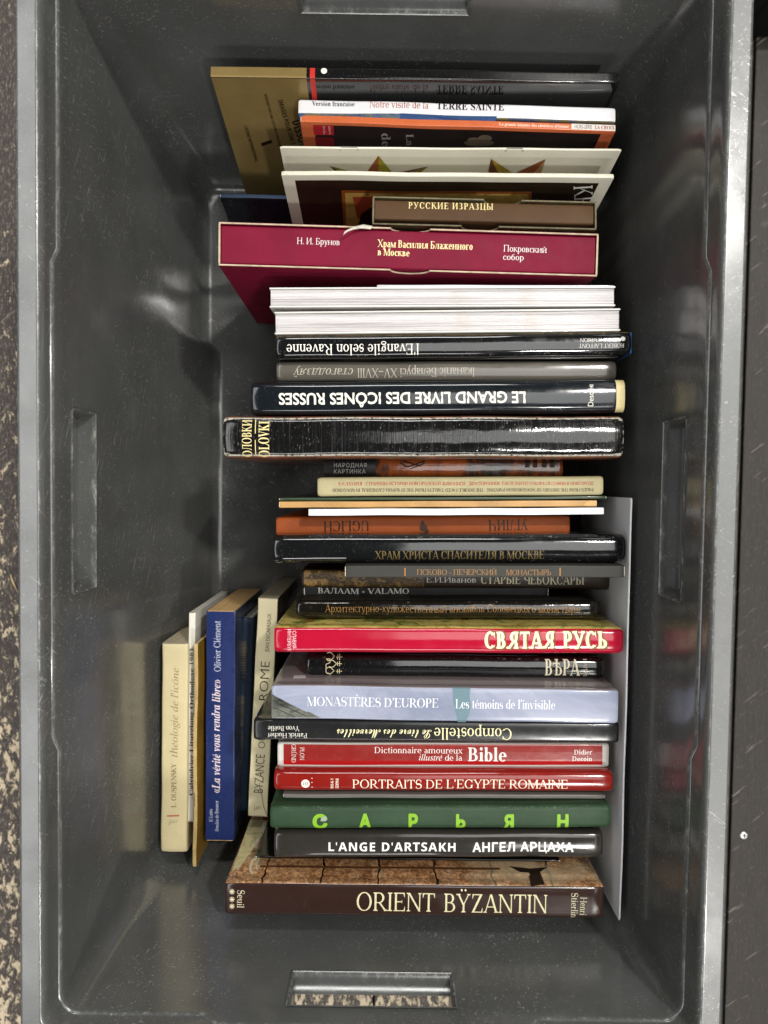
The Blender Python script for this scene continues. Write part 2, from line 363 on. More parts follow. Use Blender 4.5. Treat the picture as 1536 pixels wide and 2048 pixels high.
def spath(cx, w, h0, h1):
    pts = []
    for i in range(19):
        u = i/18
        y = h1-(h1-h0)*(.5-.5*math.cos(math.pi*u)) if 0 else None
        a = math.radians(35+u*0) if 0 else None
        if u < .5:
            th = math.radians(30+240*(u/.5)); m = (h1-h0)*.265
            pts.append((cx+w*.46*math.cos(th), h1-m+m*math.sin(th)))
        else:
            th = math.radians(90-240*((u-.5)/.5)); m = (h1-h0)*.27
            pts.append((cx+w*.5*math.cos(th), h0+m+m*math.sin(th)))
    return pts

def cap_glyph(g, c, H, k):
    S, t, f = g.S, g.t, g.f; T = t*1.3
    x1 = .09*k+S/2; m = H*.52
    if c in 'IІ': g.st(x1, 0, H); return x1*2
    if c in 'AА':
        g.d(.08*k, 0, .33*k, H, T); g.d(.60*k, 0, .34*k, H, S*1.05); g.h(.17*k, .5*k, H*.32); g.serif(.08*k, 0, 1, T); g.serif(.60*k, 0, 1, S); return .68*k
    if c in 'BВ':
        g.st(x1, 0, H); g.h(x1, .30*k, H-t/2); g.h(x1, .32*k, m); g.h(x1, .32*k, t/2)
        g.ring(.30*k, (H+m-t/2)/2, .20*k, (H-m+t/2)/2, -90, 90); g.ring(.31*k, (m+t/2)/2, .245*k, (m+t/2)/2, -90, 90); return .61*k
    if c in 'CСGЄ':
        g.ring(.36*k, H/2, .32*k, H/2+.012, 42, 318); g.poly([(.59*k, H*.66), (.62*k, H*.66), (.62*k, H), (.60*k, H), (.55*k, H*.85)])
        if c == 'G': g.st(.58*k, .03, H*.4, 0, 1); return .72*k
        g.poly([(.56*k, H*.13), (.62*k, H*.24), (.635*k, H*.22), (.58*k, H*.06)]); return .67*k
    if c == 'D':
        g.st(x1, 0, H); g.h(x1, .31*k, H-t/2); g.h(x1, .31*k, t/2); g.ring(.30*k, H/2, .36*k, H/2, -90, 90); return .72*k
    if c in 'EЕFЁ':
        g.st(x1, 0, H); g.h(x1, .53*k, H-t/2); g.tick(.53*k, H, H*.76, 1); g.h(x1, .41*k, m); g.h(.41*k-.01, .41*k+.01, m, .17*H)
        if c == 'F': return .56*k
        g.h(x1, .54*k, t/2); g.tick(.55*k, 0, H*.26, 1); return .60*k
    if c in 'HН': g.st(x1, 0, H); g.st(.62*k, 0, H); g.h(x1, .62*k, m); return .71*k+S/2
    if c == 'J': g.st(.24*k, .1*H, H, 0, 1); g.ring(.11*k, .08*H, .13*k+S/2, .14*H, -150, 10); return .38*k
    if c in 'KК':
        g.st(x1, 0, H); g.d(.20*k, H*.38, .52*k, H, T); g.d(.62*k, 0, .30*k, H*.6, S); g.serif(.52*k, H, -1, T); g.serif(.62*k, 0, 1, S); return .68*k
    if c == 'L': g.st(x1, 0, H); g.h(x1, .54*k, t/2); g.tick(.55*k, 0, H*.3, 1); return .59*k
    if c in 'MМ':
        g.st(.11*k, 0, H, 1, 0, T); g.d(.43*k, 0, .14*k, H, S); g.d(.42*k, 0, .70*k, H, T); g.st(.73*k, 0, H, 1, 1); g.serif(.10*k, H, -1, T); return .86*k
    if c == 'N': g.st(.11*k, 0, H, 1, 0, T); g.d(.62*k, 0, .13*k, H, S); g.st(.62*k, 0, H, 0, 1, T); g.serif(.1*k, H, -1, T); return .72*k
    if c in 'OОQФ0':
        if c == '0': g.ring(.25*k, H/2, .21*k, H/2+.01); return .5*k
        if c == 'Ф': g.st(.38*k, 0, H); g.ring(.38*k, H*.52, .34*k, H*.33); return .76*k
        g.ring(.38*k, H/2, .345*k, H/2+.012)
        if c == 'Q': g.path([(.36*k, .06*H), (.5*k, -.06*H), (.68*k, -.15*H)], [t, S, t])
        return .76*k
    if c in 'PРRЯ':
        g.st(x1, 0, H); g.h(x1, .31*k, H-t/2); g.h(x1, .31*k, H*.46); g.ring(.30*k, H*.73-t/4, .235*k, H*.27+t/4, -90, 90)
        if c in 'RЯ': g.d(.60*k, 0, .31*k, H*.47, S); g.serif(.61*k, 0, 1, S*.8)
        if c == 'Я':
            g.p = [[(.72*k-x, y) for x, y in p][::-1] for p in g.p]; return .72*k
        return (.66 if c == 'R' else .58)*k
    if c in 'SЅ':
        P = spath(.27*k, .40*k, -.012, H+.012); g.path(P, [t*1.2+(S*1.1-t)*max(0, math.sin(math.pi*min(1, max(0, (i-3)/12)))) for i in range(19)])
        g.poly([(.43*k, H*.7), (.46*k, H*.7), (.46*k, H), (.44*k, H)]); g.poly([(.07*k, 0), (.09*k, 0), (.10*k, H*.3), (.07*k, H*.3)]); return .54*k
    if c in 'TТ':
        g.st(.31*k, 0, H, 1, 0); g.h(.04*k, .58*k, H-t/2); g.tick(.035*k, H, H*.74, -1); g.tick(.585*k, H, H*.74, 1); return .62*k
    if c == 'U': g.st(x1, H*.3, H, 0, 1); g.st(.60*k, H*.3, H, 0, 1, T); g.ring((x1+.60*k)/2, H*.31, (.60*k-x1)/2+S*.4, H*.32, 180, 360, S*.9); return .72*k
    if c == 'V': g.d(.35*k, 0, .10*k, H, S*1.05); g.d(.35*k, 0, .60*k, H, T); g.serif(.10*k, H, -1, S); g.serif(.60*k, H, -1, T); return .69*k
    if c == 'W':
        for o in (0, .30*k): g.d(.30*k+o, 0, .09*k+o, H, S); g.d(.30*k+o, 0, .50*k+o, H, T)
        g.serif(.09*k, H, -1, S); g.serif(.80*k, H, -1, T); g.serif(.4*k, H, -1, S); return .90*k
    if c in 'XХ': g.d(.60*k, 0, .10*k, H, S*1.1); g.d(.09*k, 0, .58*k, H, T); [g.serif(a*k, b, e, w) for a, b, e, w in ((.60, 0, 1, S), (.10, H, -1, S), (.09, 0, 1, T), (.58, H, -1, T))]; return .69*k
    if c == 'Y': g.d(.33*k, H*.42, .09*k, H, S); g.d(.34*k, H*.42, .58*k, H, T); g.st(.34*k, 0, H*.46, 1, 0); g.serif(.09*k, H, -1, S); g.serif(.58*k, H, -1, T); return .67*k
    if c == 'У': g.d(.36*k, H*.3, .11*k, H, S); g.path([(.58*k, H), (.40*k, H*.4), (.28*k, .06*H), (.13*k, .04*H)], [T, T, T*1.3, S*.9]); g.serif(.11*k, H, -1, S); g.serif(.58*k, H, -1, T); return .66*k
    if c == 'Z': g.h(.09*k, .54*k, H-t/2); g.h(.06*k, .55*k, t/2); g.d(.10*k, 0, .50*k, H, S*1.2); g.tick(.08*k, H, H*.74, -1); g.tick(.56*k, 0, H*.27, 1); return .61*k
    if c in 'БЪЬЫЉѢ':
        o = .12*k if c in 'ЪѢ' else 0
        g.st(x1+o, 0, H); g.h(x1+o, .32*k+o, t/2); g.h(x1+o, .32*k+o, m*1.04); g.ring(.31*k+o, m*.52, .245*k, m*.54, -90, 90)
        if c == 'Б': g.h(x1, .50*k, H-t/2); g.tick(.51*k, H, H*.76, 1)
        if c == 'Ъ': g.h(.02*k, x1+o, H-t/2); g.tick(.015*k, H, H*.75, -1)
        if c == 'Ѣ': g.h(.0*k, .5*k, H*.76); g.tick(.0, H*.76, H*.6, -1); g.tick(.5*k, H*.76, H*.6, 1)
        if c == 'Ы': g.st(.74*k, 0, H); return .83*k+S/2
        return .60*k+o
    if c == 'Г': g.st(x1, 0, H); g.h(x1, .50*k, H-t/2); g.tick(.51*k, H, H*.72, 1); return .55*k
    if c in 'ДЛ':
        e = 0 if c == 'Л' else t
        g.path([(.24*k, H), (.22*k, H*.5), (.16*k, H*.14), (.06*k, e/2+.02)], [T, T, T*1.2, T*1.6]); g.st(.56*k, 0, H, c == 'Л', 1); g.h(.24*k, .56*k, H-t/2)
        if c == 'Д': g.h(.03*k, .68*k, t/2); g.tick(.03*k, t, -H*.2, -1); g.tick(.68*k, t, -H*.2, 1); return .71*k
        return .66*k+S/2
    if c == 'Ж':
        g.st(.45*k, 0, H)
        for q in (-1, 1): g.d(.45*k, H*.47, (.45+q*.33)*k, H, T); g.d((.45+q*.36)*k, 0, .45*k+q*.06*k, H*.58, S*.9); g.serif((.45+q*.33)*k, H, -1, T); g.serif((.45+q*.36)*k, 0, 1, S*.8)
        return .90*k
    if c == 'З':
        g.ring(.24*k, H*.76, .21*k, H*.25, -90, 140); g.ring(.24*k, H*.26, .25*k, H*.27, -140, 90); return .54*k
    if c in 'ЭЄ': g.ring(.28*k, H/2, .32*k, H/2+.012, -138, 138); g.h(.2*k, .56*k, m); return .66*k
    if c in 'ИЙ': g.st(x1, 0, H); g.st(.62*k, 0, H); g.d(x1, 0, .62*k, H, T); return .71*k+S/2
    if c == 'П': g.st(x1, 0, H); g.st(.62*k, 0, H); g.h(x1, .62*k, H-t/2); return .71*k+S/2
    if c == 'Ц': g.st(x1, 0, H); g.st(.60*k, 0, H); g.h(x1, .70*k, t/2); g.tick(.71*k, t, -H*.22, 1); return .74*k
    if c == 'Ч': g.st(.58*k, 0, H); g.st(x1, H*.6, H, 0, 1); g.ring(.34*k, H*.62, .34*k-x1+S/2, H*.2, 180, 280); g.h(.34*k, .58*k, H*.43); return .68*k
    if c in 'ШЩ':
        for q in (x1, .46*k, .83*k): g.st(q, 0, H)
        g.h(x1, .83*k, t/2)
        if c == 'Щ': g.h(.8*k, .93*k, t/2); g.tick(.94*k, t, -H*.22, 1)
        return .93*k+S/2
    if c == 'Ю': g.st(x1, 0, H); g.ring(.60*k, H/2, .29*k, H/2+.01); g.h(x1, .34*k, m); return .93*k
    return None

def low_glyph(g, c):
    S, t, f = g.S, g.t, g.f; X, A = .455, .70; x1 = .07+S/2
    o = .012
    if c in 'aа':
        g.st(.33, .05, X*.72, 0, 0); g.ring(.215, X*.66, .115+S/2, X*.36, 0, 150); g.ring(.20, .13, .155, .142, 60, 330, S*.95); g.h(.22, .33, .26); g.path([(.33, .06), (.37, .015), (.43, .05)], [S, t*1.4, t*.8]); return .45
    if c in 'bрpdq':
        if c in 'bрp':
            g.st(x1, 0 if c == 'b' else -.21, A if c == 'b' else X, c != 'b', 2); g.ring(.265, X/2, .21, X/2+o); return .51
        g.st(.43-S/2+.03, 0 if c == 'd' else -.21, A if c == 'd' else X, 1, 2); g.ring(.255, X/2, .21, X/2+o); return .52
    if c in 'cс': g.ring(.255, X/2, .215, X/2+o, 48, 320); g.dot(.375, X*.8, S*.5); return .44
    if c in 'eеё': g.ring(.25, X/2, .21, X/2+o, 0, 318); g.h(.07, .455, X*.54); return .48
    if c == 'f': g.st(.17, 0, .56, 1, 0); g.ring(.17-S/2+.16, .55, .16, .16, 70, 180, S); g.dot(.33, .66, S*.5); g.h(.05, .31, X-t/2); return .31
    if c == 'g':
        g.ring(.23, .30, .17, .165); g.ring(.24, -.08, .20, .115, 0, 360, S*.7, t*1.3); g.path([(.14, .16), (.11, .09), (.16, .045), (.34, .03)], [t, S*.7, t*1.6, t*1.6]); g.dot(.43, .43, S*.4); return .48
    if c in 'hnmru':
        if c == 'u': g.st(x1, .12, X, 0, 2); g.st(.40, 0, X, 1, 2); g.ring((x1+.40)/2, .15, (.40-x1)/2+S/2, .165, 180, 360, S); return .53
        g.st(x1, 0, A if c == 'h' else X, 1, 2)
        if c == 'r': g.path([(x1, X*.62), (x1+.08, X*.9), (x1+.16, X*.98)], [t, t*1.3, S*.7]); g.dot(x1+.2, X*.9, S*.5); return .36
        for q in ([.40] if c != 'm' else [.39, .70]):
            g.st(q, 0, X*.68, 1, 0); g.ring(q-.13, X*.66, .13+S/2, X*.36, 0, 150, S)
        return .52 if c != 'm' else .82
    if c in 'iіjїl':
        if c == 'j': g.st(.15, -.1, X, 0, 2); g.ring(.04, -.1, .11+S/2, .11, -120, 0, S); g.dot(.14, .62, S*.62); return .27
        g.st(.14, 0, A if c == 'l' else X, 1, 2)
        if c in 'iі': g.dot(.135, .62, S*.62)
        if c == 'ї': g.dot(.06, .62, S*.5); g.dot(.21, .62, S*.5)
        return .27
    if c == 'k': g.st(x1, 0, A, 1, 2); g.d(.13, .2, .38, X, t*1.3); g.d(.45, 0, .22, .28, S); g.serif(.38, X, -1, t); g.serif(.45, 0, 1, S*.7); return .50
    if c in 'oо': g.ring(.25, X/2, .215, X/2+o); return .50
    if c == 's':
        P = spath(.195, .27, -o, X+o); g.path(P, [t*1.2+(S*1.05-t)*max(0, math.sin(math.pi*min(1, max(0, (i-3)/12)))) for i in range(19)])
        g.poly([(.30, X*.68), (.325, X*.68), (.325, X), (.31, X)]); g.poly([(.055, 0), (.07, 0), (.08, X*.32), (.055, X*.32)]); return .39
    if c == 't': g.st(.15, .1, .58, 0, 0); g.ring(.15-S/2+.115, .1, .115, .11, 180, 300, S); g.h(.04, .29, X-t/2); g.poly([(.15-S/2, X), (.15+S/2, X), (.15+S/2, .6)]); return .31
    if c == 'v': g.d(.24, 0, .08, X, S); g.d(.25, 0, .41, X, t*1.3); g.serif(.08, X, -1, S*.8); g.serif(.41, X, -1, t); return .49
    if c in 'yу':
        g.d(.26, 0, .09, X, S); g.path([(.42, X), (.27, .0), (.19, -.17), (.08, -.18)], [t*1.3, t*1.4, t*1.6, S*.9]); g.serif(.09, X, -1, S*.8); g.serif(.42, X, -1, t); return .49
    if c == 'w':
        for q in (0, .24): g.d(.23+q, 0, .08+q, X, S); g.d(.24+q, 0, .38+q, X, t*1.3)
        g.serif(.08, X, -1, S*.8); g.serif(.62, X, -1, t); g.serif(.32, X, -1, S*.8); return .70
    if c in 'xх': g.d(.40, 0, .09, X, S); g.d(.07, 0, .38, X, t*1.3); [g.serif(a, b, e, w) for a, b, e, w in ((.40, 0, 1, S*.7), (.09, X, -1, S*.7), (.07, 0, 1, t), (.38, X, -1, t))]; return .48
    if c == 'z': g.h(.06, .38, X-t/2); g.h(.05, .39, t/2); g.d(.09, 0, .35, X, S); g.tick(.05, X, X*.68, -1); g.tick(.40, 0, X*.34, 1); return .44
    if c == 'б': g.ring(.25, .22, .21, .232); g.path([(.08, .25), (.09, .42), (.18, .56), (.40, .66)], [S*.9, S, S*.8, t*1.2]); return .50
    return None

ACC = {'é': ('e', 'a'), 'è': ('e', 'g'), 'ê': ('e', 'c'), 'ë': ('e', 'u'), 'à': ('a', 'g'), 'ô': ('o', 'c'), 'î': ('i', 'c'), 'ç': ('c', 'd'),
       'É': ('E', 'a'), 'È': ('E', 'g'), 'Ü': ('U', 'u'), 'Ô': ('O', 'c'), 'Ÿ': ('Y', 'u'), 'ñ': ('n', 'c'), 'й': ('и', 'b'), 'Й': ('И', 'b'), 'ў': ('у', 'b')}
_GC = {}
def serif_glyph(c, S, t, f):
    key = (c, S, t, f)
    if key in _GC: return _GC[key]
    g = Pen(S, t, f); base, acc = ACC.get(c, (c, None)); adv = None
    if base == ' ': adv = .26
    elif base in "'’": g.poly([(.06, .52), (.12, .52), (.15, .70), (.06, .70)]); adv = .2
    elif base == '.': g.dot(.11, .045, .05); adv = .22
    elif base == ',': g.poly([(.06, -.1), (.15, .05), (.10, .09), (.06, .05)]); adv = .22
    elif base in '-–—': w = {'-': .24, '–': .44, '—': .7}[base]; g.h(.05, .05+w, .23, t*1.6); adv = w+.1
    elif base in '•·': g.dot(.2, .26, .10 if base == '•' else .05); adv = .4 if base == '•' else .3
    elif base in '«»':
        s_ = 1 if base == '«' else -1
        for q in (0, .14):
            P = [(.14, .38), (.05, .23), (.14, .08)] if s_ > 0 else [(.05, .38), (.14, .23), (.05, .08)]
            g.path([(a+q+.03, b) for a, b in P], [t*1.3, S*.8, t*1.3])
        adv = .40
    elif base == '1': g.st(.22, 0, .68, 1, 0); g.poly([(.08, .56), (.22, .68), (.22, .60)]); adv = .42
    elif base == '9': g.ring(.24, .47, .19, .22); g.path([(.42, .47), (.40, .2), (.25, .04), (.1, .0)], [S, S*.9, S*.6, t]); adv = .49
    elif base == '8': g.ring(.24, .53, .17, .165); g.ring(.24, .18, .21, .20); adv = .49
    elif base == '3': g.ring(.21, .51, .19, .18, -90, 150); g.ring(.21, .18, .22, .20, -150, 90); adv = .47
    else:
        adv = low_glyph(g, base)
        if adv is None and base.upper() != base: adv = cap_glyph(g, base.upper(), .455, .80)
        if adv is None: adv = cap_glyph(g, base, .68, 1)
        if adv is None: adv = .4; print('no glyph', c)
    if acc:
        y = .53 if base == base.lower() else .76; x = adv/2
        if acc == 'a': g.d(x-.02, y, x+.08, y+.14, S*.7)
        if acc == 'g': g.d(x+.02, y, x-.08, y+.14, S*.7)
        if acc == 'c': g.d(x-.09, y, x, y+.12, S*.55); g.d(x+.09, y, x, y+.12, S*.55)
        if acc == 'u': g.dot(x-.09, y+.05, .045); g.dot(x+.09, y+.05, .045)
        if acc == 'b': g.path([(x-.1, y+.1), (x-.05, y+.03), (x+.05, y+.03), (x+.1, y+.1)], [t, S*.6, S*.6, t])
        if acc == 'd': g.path([(x, -.0), (x+.02, -.07), (x+.05, -.12), (x-.06, -.16)], [t*1.2, t*1.2, S*.7, t])
    vs, fs = [], []
    for p in g.p:
        fs.append(list(range(len(vs), len(vs)+len(p)))); vs += [Vector(q) for q in p]
    if vs:
        r = delaunay_2d_cdt(vs, [], fs, 0, 1e-5); V = [tuple(v) for v in r[0]]
        F = [list(q) for q, o in zip(r[2], r[5]) if o]
    else: V, F = [], []
    _GC[key] = (V, F, adv); return _GC[key]

MATHS = {'bold': (0x1D400, 0x1D41A), 'italic': (0x1D434, 0x1D44E), 'bolditalic': (0x1D468, 0x1D482), 'script': (0x1D4D0, 0x1D4EA), 'sansbold': (0x1D5D4, 0x1D5EE)}
def builtin(s, style, offset=0, spacing=1.0):
    up = None; marks = []
    if style in MATHS:
        u, l = MATHS[style]; out = ''
        for i, c in enumerate(s):
            b, a = ACC.get(c, (c, None))
            if a and ord(b) < 128: marks.append((len(out), b, a)); c = b
            if style == 'italic' and c == 'h': c = '\u210e'
            elif 'A' <= c <= 'Z': c = chr(u+ord(c)-65)
            elif 'a' <= c <= 'z': c = chr(l+ord(c)-97)
            out += c
    else: out = s
    def mesh_of(b):
        cu = bpy.data.curves.new('lettering_curve', 'FONT'); cu.body = b; cu.resolution_u = 3; cu.offset = offset; cu.space_character = spacing
        ob = bpy.data.objects.new('lettering_curve', cu); scene.collection.objects.link(ob)
        dg = bpy.context.evaluated_depsgraph_get(); me = ob.evaluated_get(dg).to_mesh()
        V = [(v.co.x, v.co.y) for v in me.vertices]; F = [list(p.vertices) for p in me.polygons]
        ob.evaluated_get(dg).to_mesh_clear(); bpy.data.objects.remove(ob); bpy.data.curves.remove(cu); return V, F
    V, F = mesh_of(out)
    for i, b, a in marks:
        Va, _ = mesh_of(out[:i+1]); x = max(p[0] for p in Va)-.24; sl = .1 if 'italic' in style or style == 'script' else 0
        y = .51 if b.islower() else .70; n = len(V); w = .03
        if a == 'a': P = [(x+sl, y), (x+w*1.2+sl, y), (x+.13+sl, y+.13), (x+.06+sl, y+.13)]; Q = [P]
        elif a == 'g': Q = [[(x+sl+.06, y), (x+.1+sl, y), (x+.04+sl, y+.13), (x-.03+sl, y+.13)]]
        elif a == 'c': Q = [[(x-.05+sl, y), (x-.01+sl, y), (x+.07+sl, y+.09), (x+.07+sl, y+.13)], [(x+.13+sl, y), (x+.17+sl, y), (x+.0701+sl, y+.13), (x+.0701+sl, y+.09)]]
        else: Q = [[(x-.04+sl, y), (x+.02+sl, y), (x+.02+sl, y+.07), (x-.04+sl, y+.07)], [(x+.1+sl, y), (x+.16+sl, y), (x+.16+sl, y+.07), (x+.1+sl, y+.07)]]
        for q in Q:
            F.append(list(range(len(V), len(V)+len(q)))); V += q
    return V, F

def embolden(V, F, w):
    """thicken flat lettering: the faces plus a band along every outline edge, merged letter by letter"""
    F = sorted(F, key=lambda f: min(V[i][0] for i in f)); runs, hi = [], -9
    for f in F:
        x0, x1 = min(V[i][0] for i in f), max(V[i][0] for i in f)
        if x0 > hi-1e-4: runs.append([])
        runs[-1].append(f); hi = max(hi, x1)
    OV, OF = [], []
    for R in runs:
        cnt = {}
        key = lambda i: (round(V[i][0], 4), round(V[i][1], 4))
        for f in R:
            for a, b in zip(f, f[1:]+f[:1]):
                k = tuple(sorted((key(a), key(b)))); cnt[k] = cnt.get(k, 0)+1
        polys = [[V[i] for i in f] for f in R]
        for (p, q), k in cnt.items():
            dx, dy = q[0]-p[0], q[1]-p[1]; n = math.hypot(dx, dy)
            if k > 1 or n < 1e-4: continue
            dx, dy = dx/n*w, dy/n*w
            polys.append([(p[0]-dx*.5-dy, p[1]-dy*.5+dx), (p[0]-dx*.5+dy, p[1]-dy*.5-dx), (q[0]+dx*.5+dy, q[1]+dy*.5-dx), (q[0]+dx*.5-dy, q[1]+dy*.5+dx)])
        area = lambda P: abs(sum(u[0]*v[1]-v[0]*u[1] for u, v in zip(P, P[1:]+P[:1])))/2
        base = sum(area(p) for p in polys[:len(R)]); best = None
        for k in range(24):                    # a degenerate merge floods the counters: nudge the band and retry
            vs, fs = [], []
            for i, p in enumerate(polys):
                c = (sum(x[0] for x in p)/len(p), sum(x[1] for x in p)/len(p)); s_ = 1+(random.uniform(0, .004*k) if i >= len(R) else 0)
                p = [(c[0]+(x[0]-c[0])*s_, c[1]+(x[1]-c[1])*s_) for x in p]
                if sum(u[0]*v[1]-v[0]*u[1] for u, v in zip(p, p[1:]+p[:1])) < 0: p = p[::-1]
                fs.append(list(range(len(vs), len(vs)+len(p)))); vs += [Vector(x) for x in p]
            r = delaunay_2d_cdt(vs, [], fs, 0, 1e-6); T = [list(q) for q, o in zip(r[2], r[5]) if o]
            A = sum(area([r[0][i] for i in q]) for q in T)
            if best is None or A < best[0]: best = (A, r[0], T)
            if A < base*(1+28*w): break
        if best[0] > base*(1+28*w) and min(V[i][1] for f in R for i in f) < -.08:            # still flooded (only the letter TSE): draw it from bars
            xa, xb = min(v[0] for p in polys for v in p), max(v[0] for p in polys for v in p); yb, yt = min(v[1] for p in polys for v in p), max(v[1] for p in polys for v in p)
            st = .075+2*w; tl = st*.55; X = [xa, xa+st, xb-tl-st, xb-tl, xb]; Y = [yb, -w, st*.9-w, yt]
            best = (0, [(x, y) for y in Y for x in X], [[5, 6, 11, 10], [6, 7, 12, 11], [7, 8, 13, 12], [8, 9, 14, 13], [10, 11, 16, 15], [12, 13, 18, 17], [2+1, 4, 9, 8]])
        n = len(OV); OV += [tuple(v) for v in best[1]]; OF += [[i+n for i in q] for q in best[2]]
    return OV, OF

SERIF = {'serif': (.088, .036, .055), 'serifbold': (.13, .042, .055), 'seriflight': (.06, .026, .045), 'slab': (.175, .09, .045), 'didone': (.105, .02, .06)}
def layout(s, style, track=0.0, shear=0.0, offset=0.0):
    """2-D mesh of one line, baseline y=0; returns verts, faces, cap height"""
    if style in SERIF:
        V, F, x = [], [], 0.0
        for c in s:
            gv, gf, adv = serif_glyph(c, *SERIF[style]); n = len(V)
            V += [(a+x, b) for a, b in gv]; F += [[i+n for i in q] for q in gf]; x += adv+track
        H = .68
    else:
        V, F = builtin(s, style, min(0, offset), 1+track); H = .69
        if offset > 0: V, F = embolden(V, F, offset)
    if shear: V = [(a+b*shear, b) for a, b in V]
    return V, F, H
# ------------------------------------------------------------------ books
class Book:
    disp = staticmethod(lambda x, zz: (0.0, 0.0))
def prof(T, r, bulge, v):
    """drop of the spine surface below its crest at offset v across the thickness"""
    h = T/2; d = bulge*min(1, abs(v)/h)**2; e = abs(v)-(h-r)
    if e > 0: d += r-math.sqrt(max(0, r*r-min(e, r)**2))
    return d
def grain(L):
    a = [random.uniform(-1, 1) for _ in range(6)]
    return lambda x: sum(a[k]*math.sin((k+1)*2.1*x/L*math.pi+a[-1-k]*3) for k in range(3))/3
def frame(l, r, zl, zr, lean):
    A, B = P(*l, zl), P(*r, zr); L = (B-A).length; X = (B-A).normalized()
    Z = Vector((0, 0, 1)); Z = (Z-X*Z.dot(X)).normalized(); Z = Matrix.Rotation(-math.radians(lean), 3, X) @ Z; Y = Z.cross(X)
    return (A+B)/2, L, X, Y, Z
def book(name, label, l, r, z, T, spine, front=None, back=None, zr=None, W=None, lean=0, hard=False, rnd=None, bulge=0.0, page='#d9d2c0', tail=0.0, group='books standing spine up in the grey crate', cat='book', wob=1.0, hinge=0.0):
    zr = z if zr is None else zr
    c, L, X, Y, Z = frame(l, r, z, zr, lean); D = CAM.z-(z+zr)/2; T = T/FPX*D
    if W is None: W = max(.03, (min(z, zr)-abs(T*.5*math.sin(math.radians(lean)))-.0012)/Z.z)
    b = Book(); b.L, b.T, b.W = L, T, W; base = c-Z*W
    m = Matrix((X, Y, Z)).transposed().to_4x4(); m.translation = base
    b.mw = m; b.inv = m.inverted(); b.root = thing(name, label, cat, m, group); b.tail = tail
    if hard and not hinge: hinge = .0008
    wob *= 1.7
    ov = .003 if hard else 0.0; ct = .0022 if hard else min(.0005, T*.2)
    r_ = min(T*.49, rnd if rnd is not None else (.0022 if hard else .0012)); b.r = r_; b.bulge = bulge; b.layer = {}
    # cross-section (v, z, material, edge)
    def section(off):
        h = T/2-off; S = []
        nz = 4
        for k in range(nz): S.append((-h, 0 + (W-r_-.004)*k/nz, 0))
        if hinge: S += [(-h, W-r_-.012, 0), (-h+hinge, W-r_-.0085, 0), (-h, W-r_-.005, .3)]
        else: S.append((-h, W-r_-.004, 0))
        na, ns = 6, 10
        vs = [-(h-(r_)*(1-math.cos(math.pi/2*k/na)))*1.0 for k in range(na)]
        vs = [-h+r_*(1-math.cos(math.pi/2*k/na)) for k in range(na)]+[(-h+r_)+(2*h-2*r_)*k/ns for k in range(ns+1)]
        vs += [-x for x in vs[:na]][::-1]
        for v in vs:
            e = abs(v)-(T/2-r_)
            dz = prof(T, r_, bulge, v*(T/2)/h) if h > 0 else 0
            S.append((v, W-dz-off, 1.0 if e > r_*.3 and e < r_*.9 else (.4 if e > 0 else .1)))
        q = S[:nz+1+(2 if hinge else 0)]
        return S + [(-v, zz, e) for v, zz, e in q[::-1]]
    So, Si = section(0), section(ct); n = len(So)
    nx = 26; g1, g2 = grain(L), grain(L); b.disp = lambda x, zz: (.00026*wob*g2(x)*(zz/W), .00022*wob*g1(x)*(zz > W*.5))
    xs = [-L/2+L*(.5-.5*math.cos(math.pi*k/nx))*1.0 for k in range(nx+1)]
    xs = [-L/2, -L/2+.0008, -L/2+.0022]+[x for x in xs if abs(x) < L/2-.004]+[L/2-.0022, L/2-.0008, L/2]
    V, E, F, I = [], [], [], []
    for x in xs:
        dend = L/2-abs(x); dr = .0007*max(0, 1-dend/.0022)**2; ee = max(0, 1-dend/.006)
        for sec, s_ in ((So, 1), (Si, 0)):
            for v, zz, e in sec:
                kv, k = b.disp(x, zz)
                V.append((x, v+kv-(dr*(1 if v > 0 else -1) if s_ and hard else 0), zz+k-(dr if s_ and zz > W*.9 else 0))); E.append(min(1, e+ee*.75 if e > .05 else ee*.4) if s_ else 0)
    row = 2*n
    zone = []
    for k in range(n-1):
        v0, z0, _ = So[k]; v1, z1, _ = So[k+1]; vm = (v0+v1)/2
        if min(z0, z1) >= W-r_-bulge-.0008 and not (abs(vm) > T/2-r_*.35 and r_ > .0003): zone.append(1)
        else: zone.append(0 if vm < 0 else 2)
    for i in range(len(xs)-1):
        for k in range(n-1):
            a = i*row+k; F.append([a, a+row, a+row+1, a+1]); I.append(zone[k])
            a = i*row+n+k; F.append([a, a+1, a+row+1, a+row]); I.append(3)
        a = i*row; F.append([a, a+n, a+n+row, a+row]); I.append(0)
        a = i*row+n-1; F.append([a, a+row, a+n+row, a+n]); I.append(2)
    for i, flip in ((0, False), (len(xs)-1, True)):
        for k in range(n-1):
            q = [i*row+k, i*row+k+1, i*row+n+k+1, i*row+n+k]; F.append(q[::-1] if flip else q); I.append(zone[k])
    front = front or spine; back = back or spine
    b.cover = mesh_obj('cover', V, F, [front, spine, back, pages_mat(page, 'paper_'+page.lstrip('#'))], b.root, smooth=True, idx=I, sharp=42)
    b.cover.data.attributes.new('edge', 'FLOAT', 'POINT').data.foreach_set('value', E)
    # page block: leaves between the boards, slightly uneven at the ends
    t2 = T/2-ct-.0001
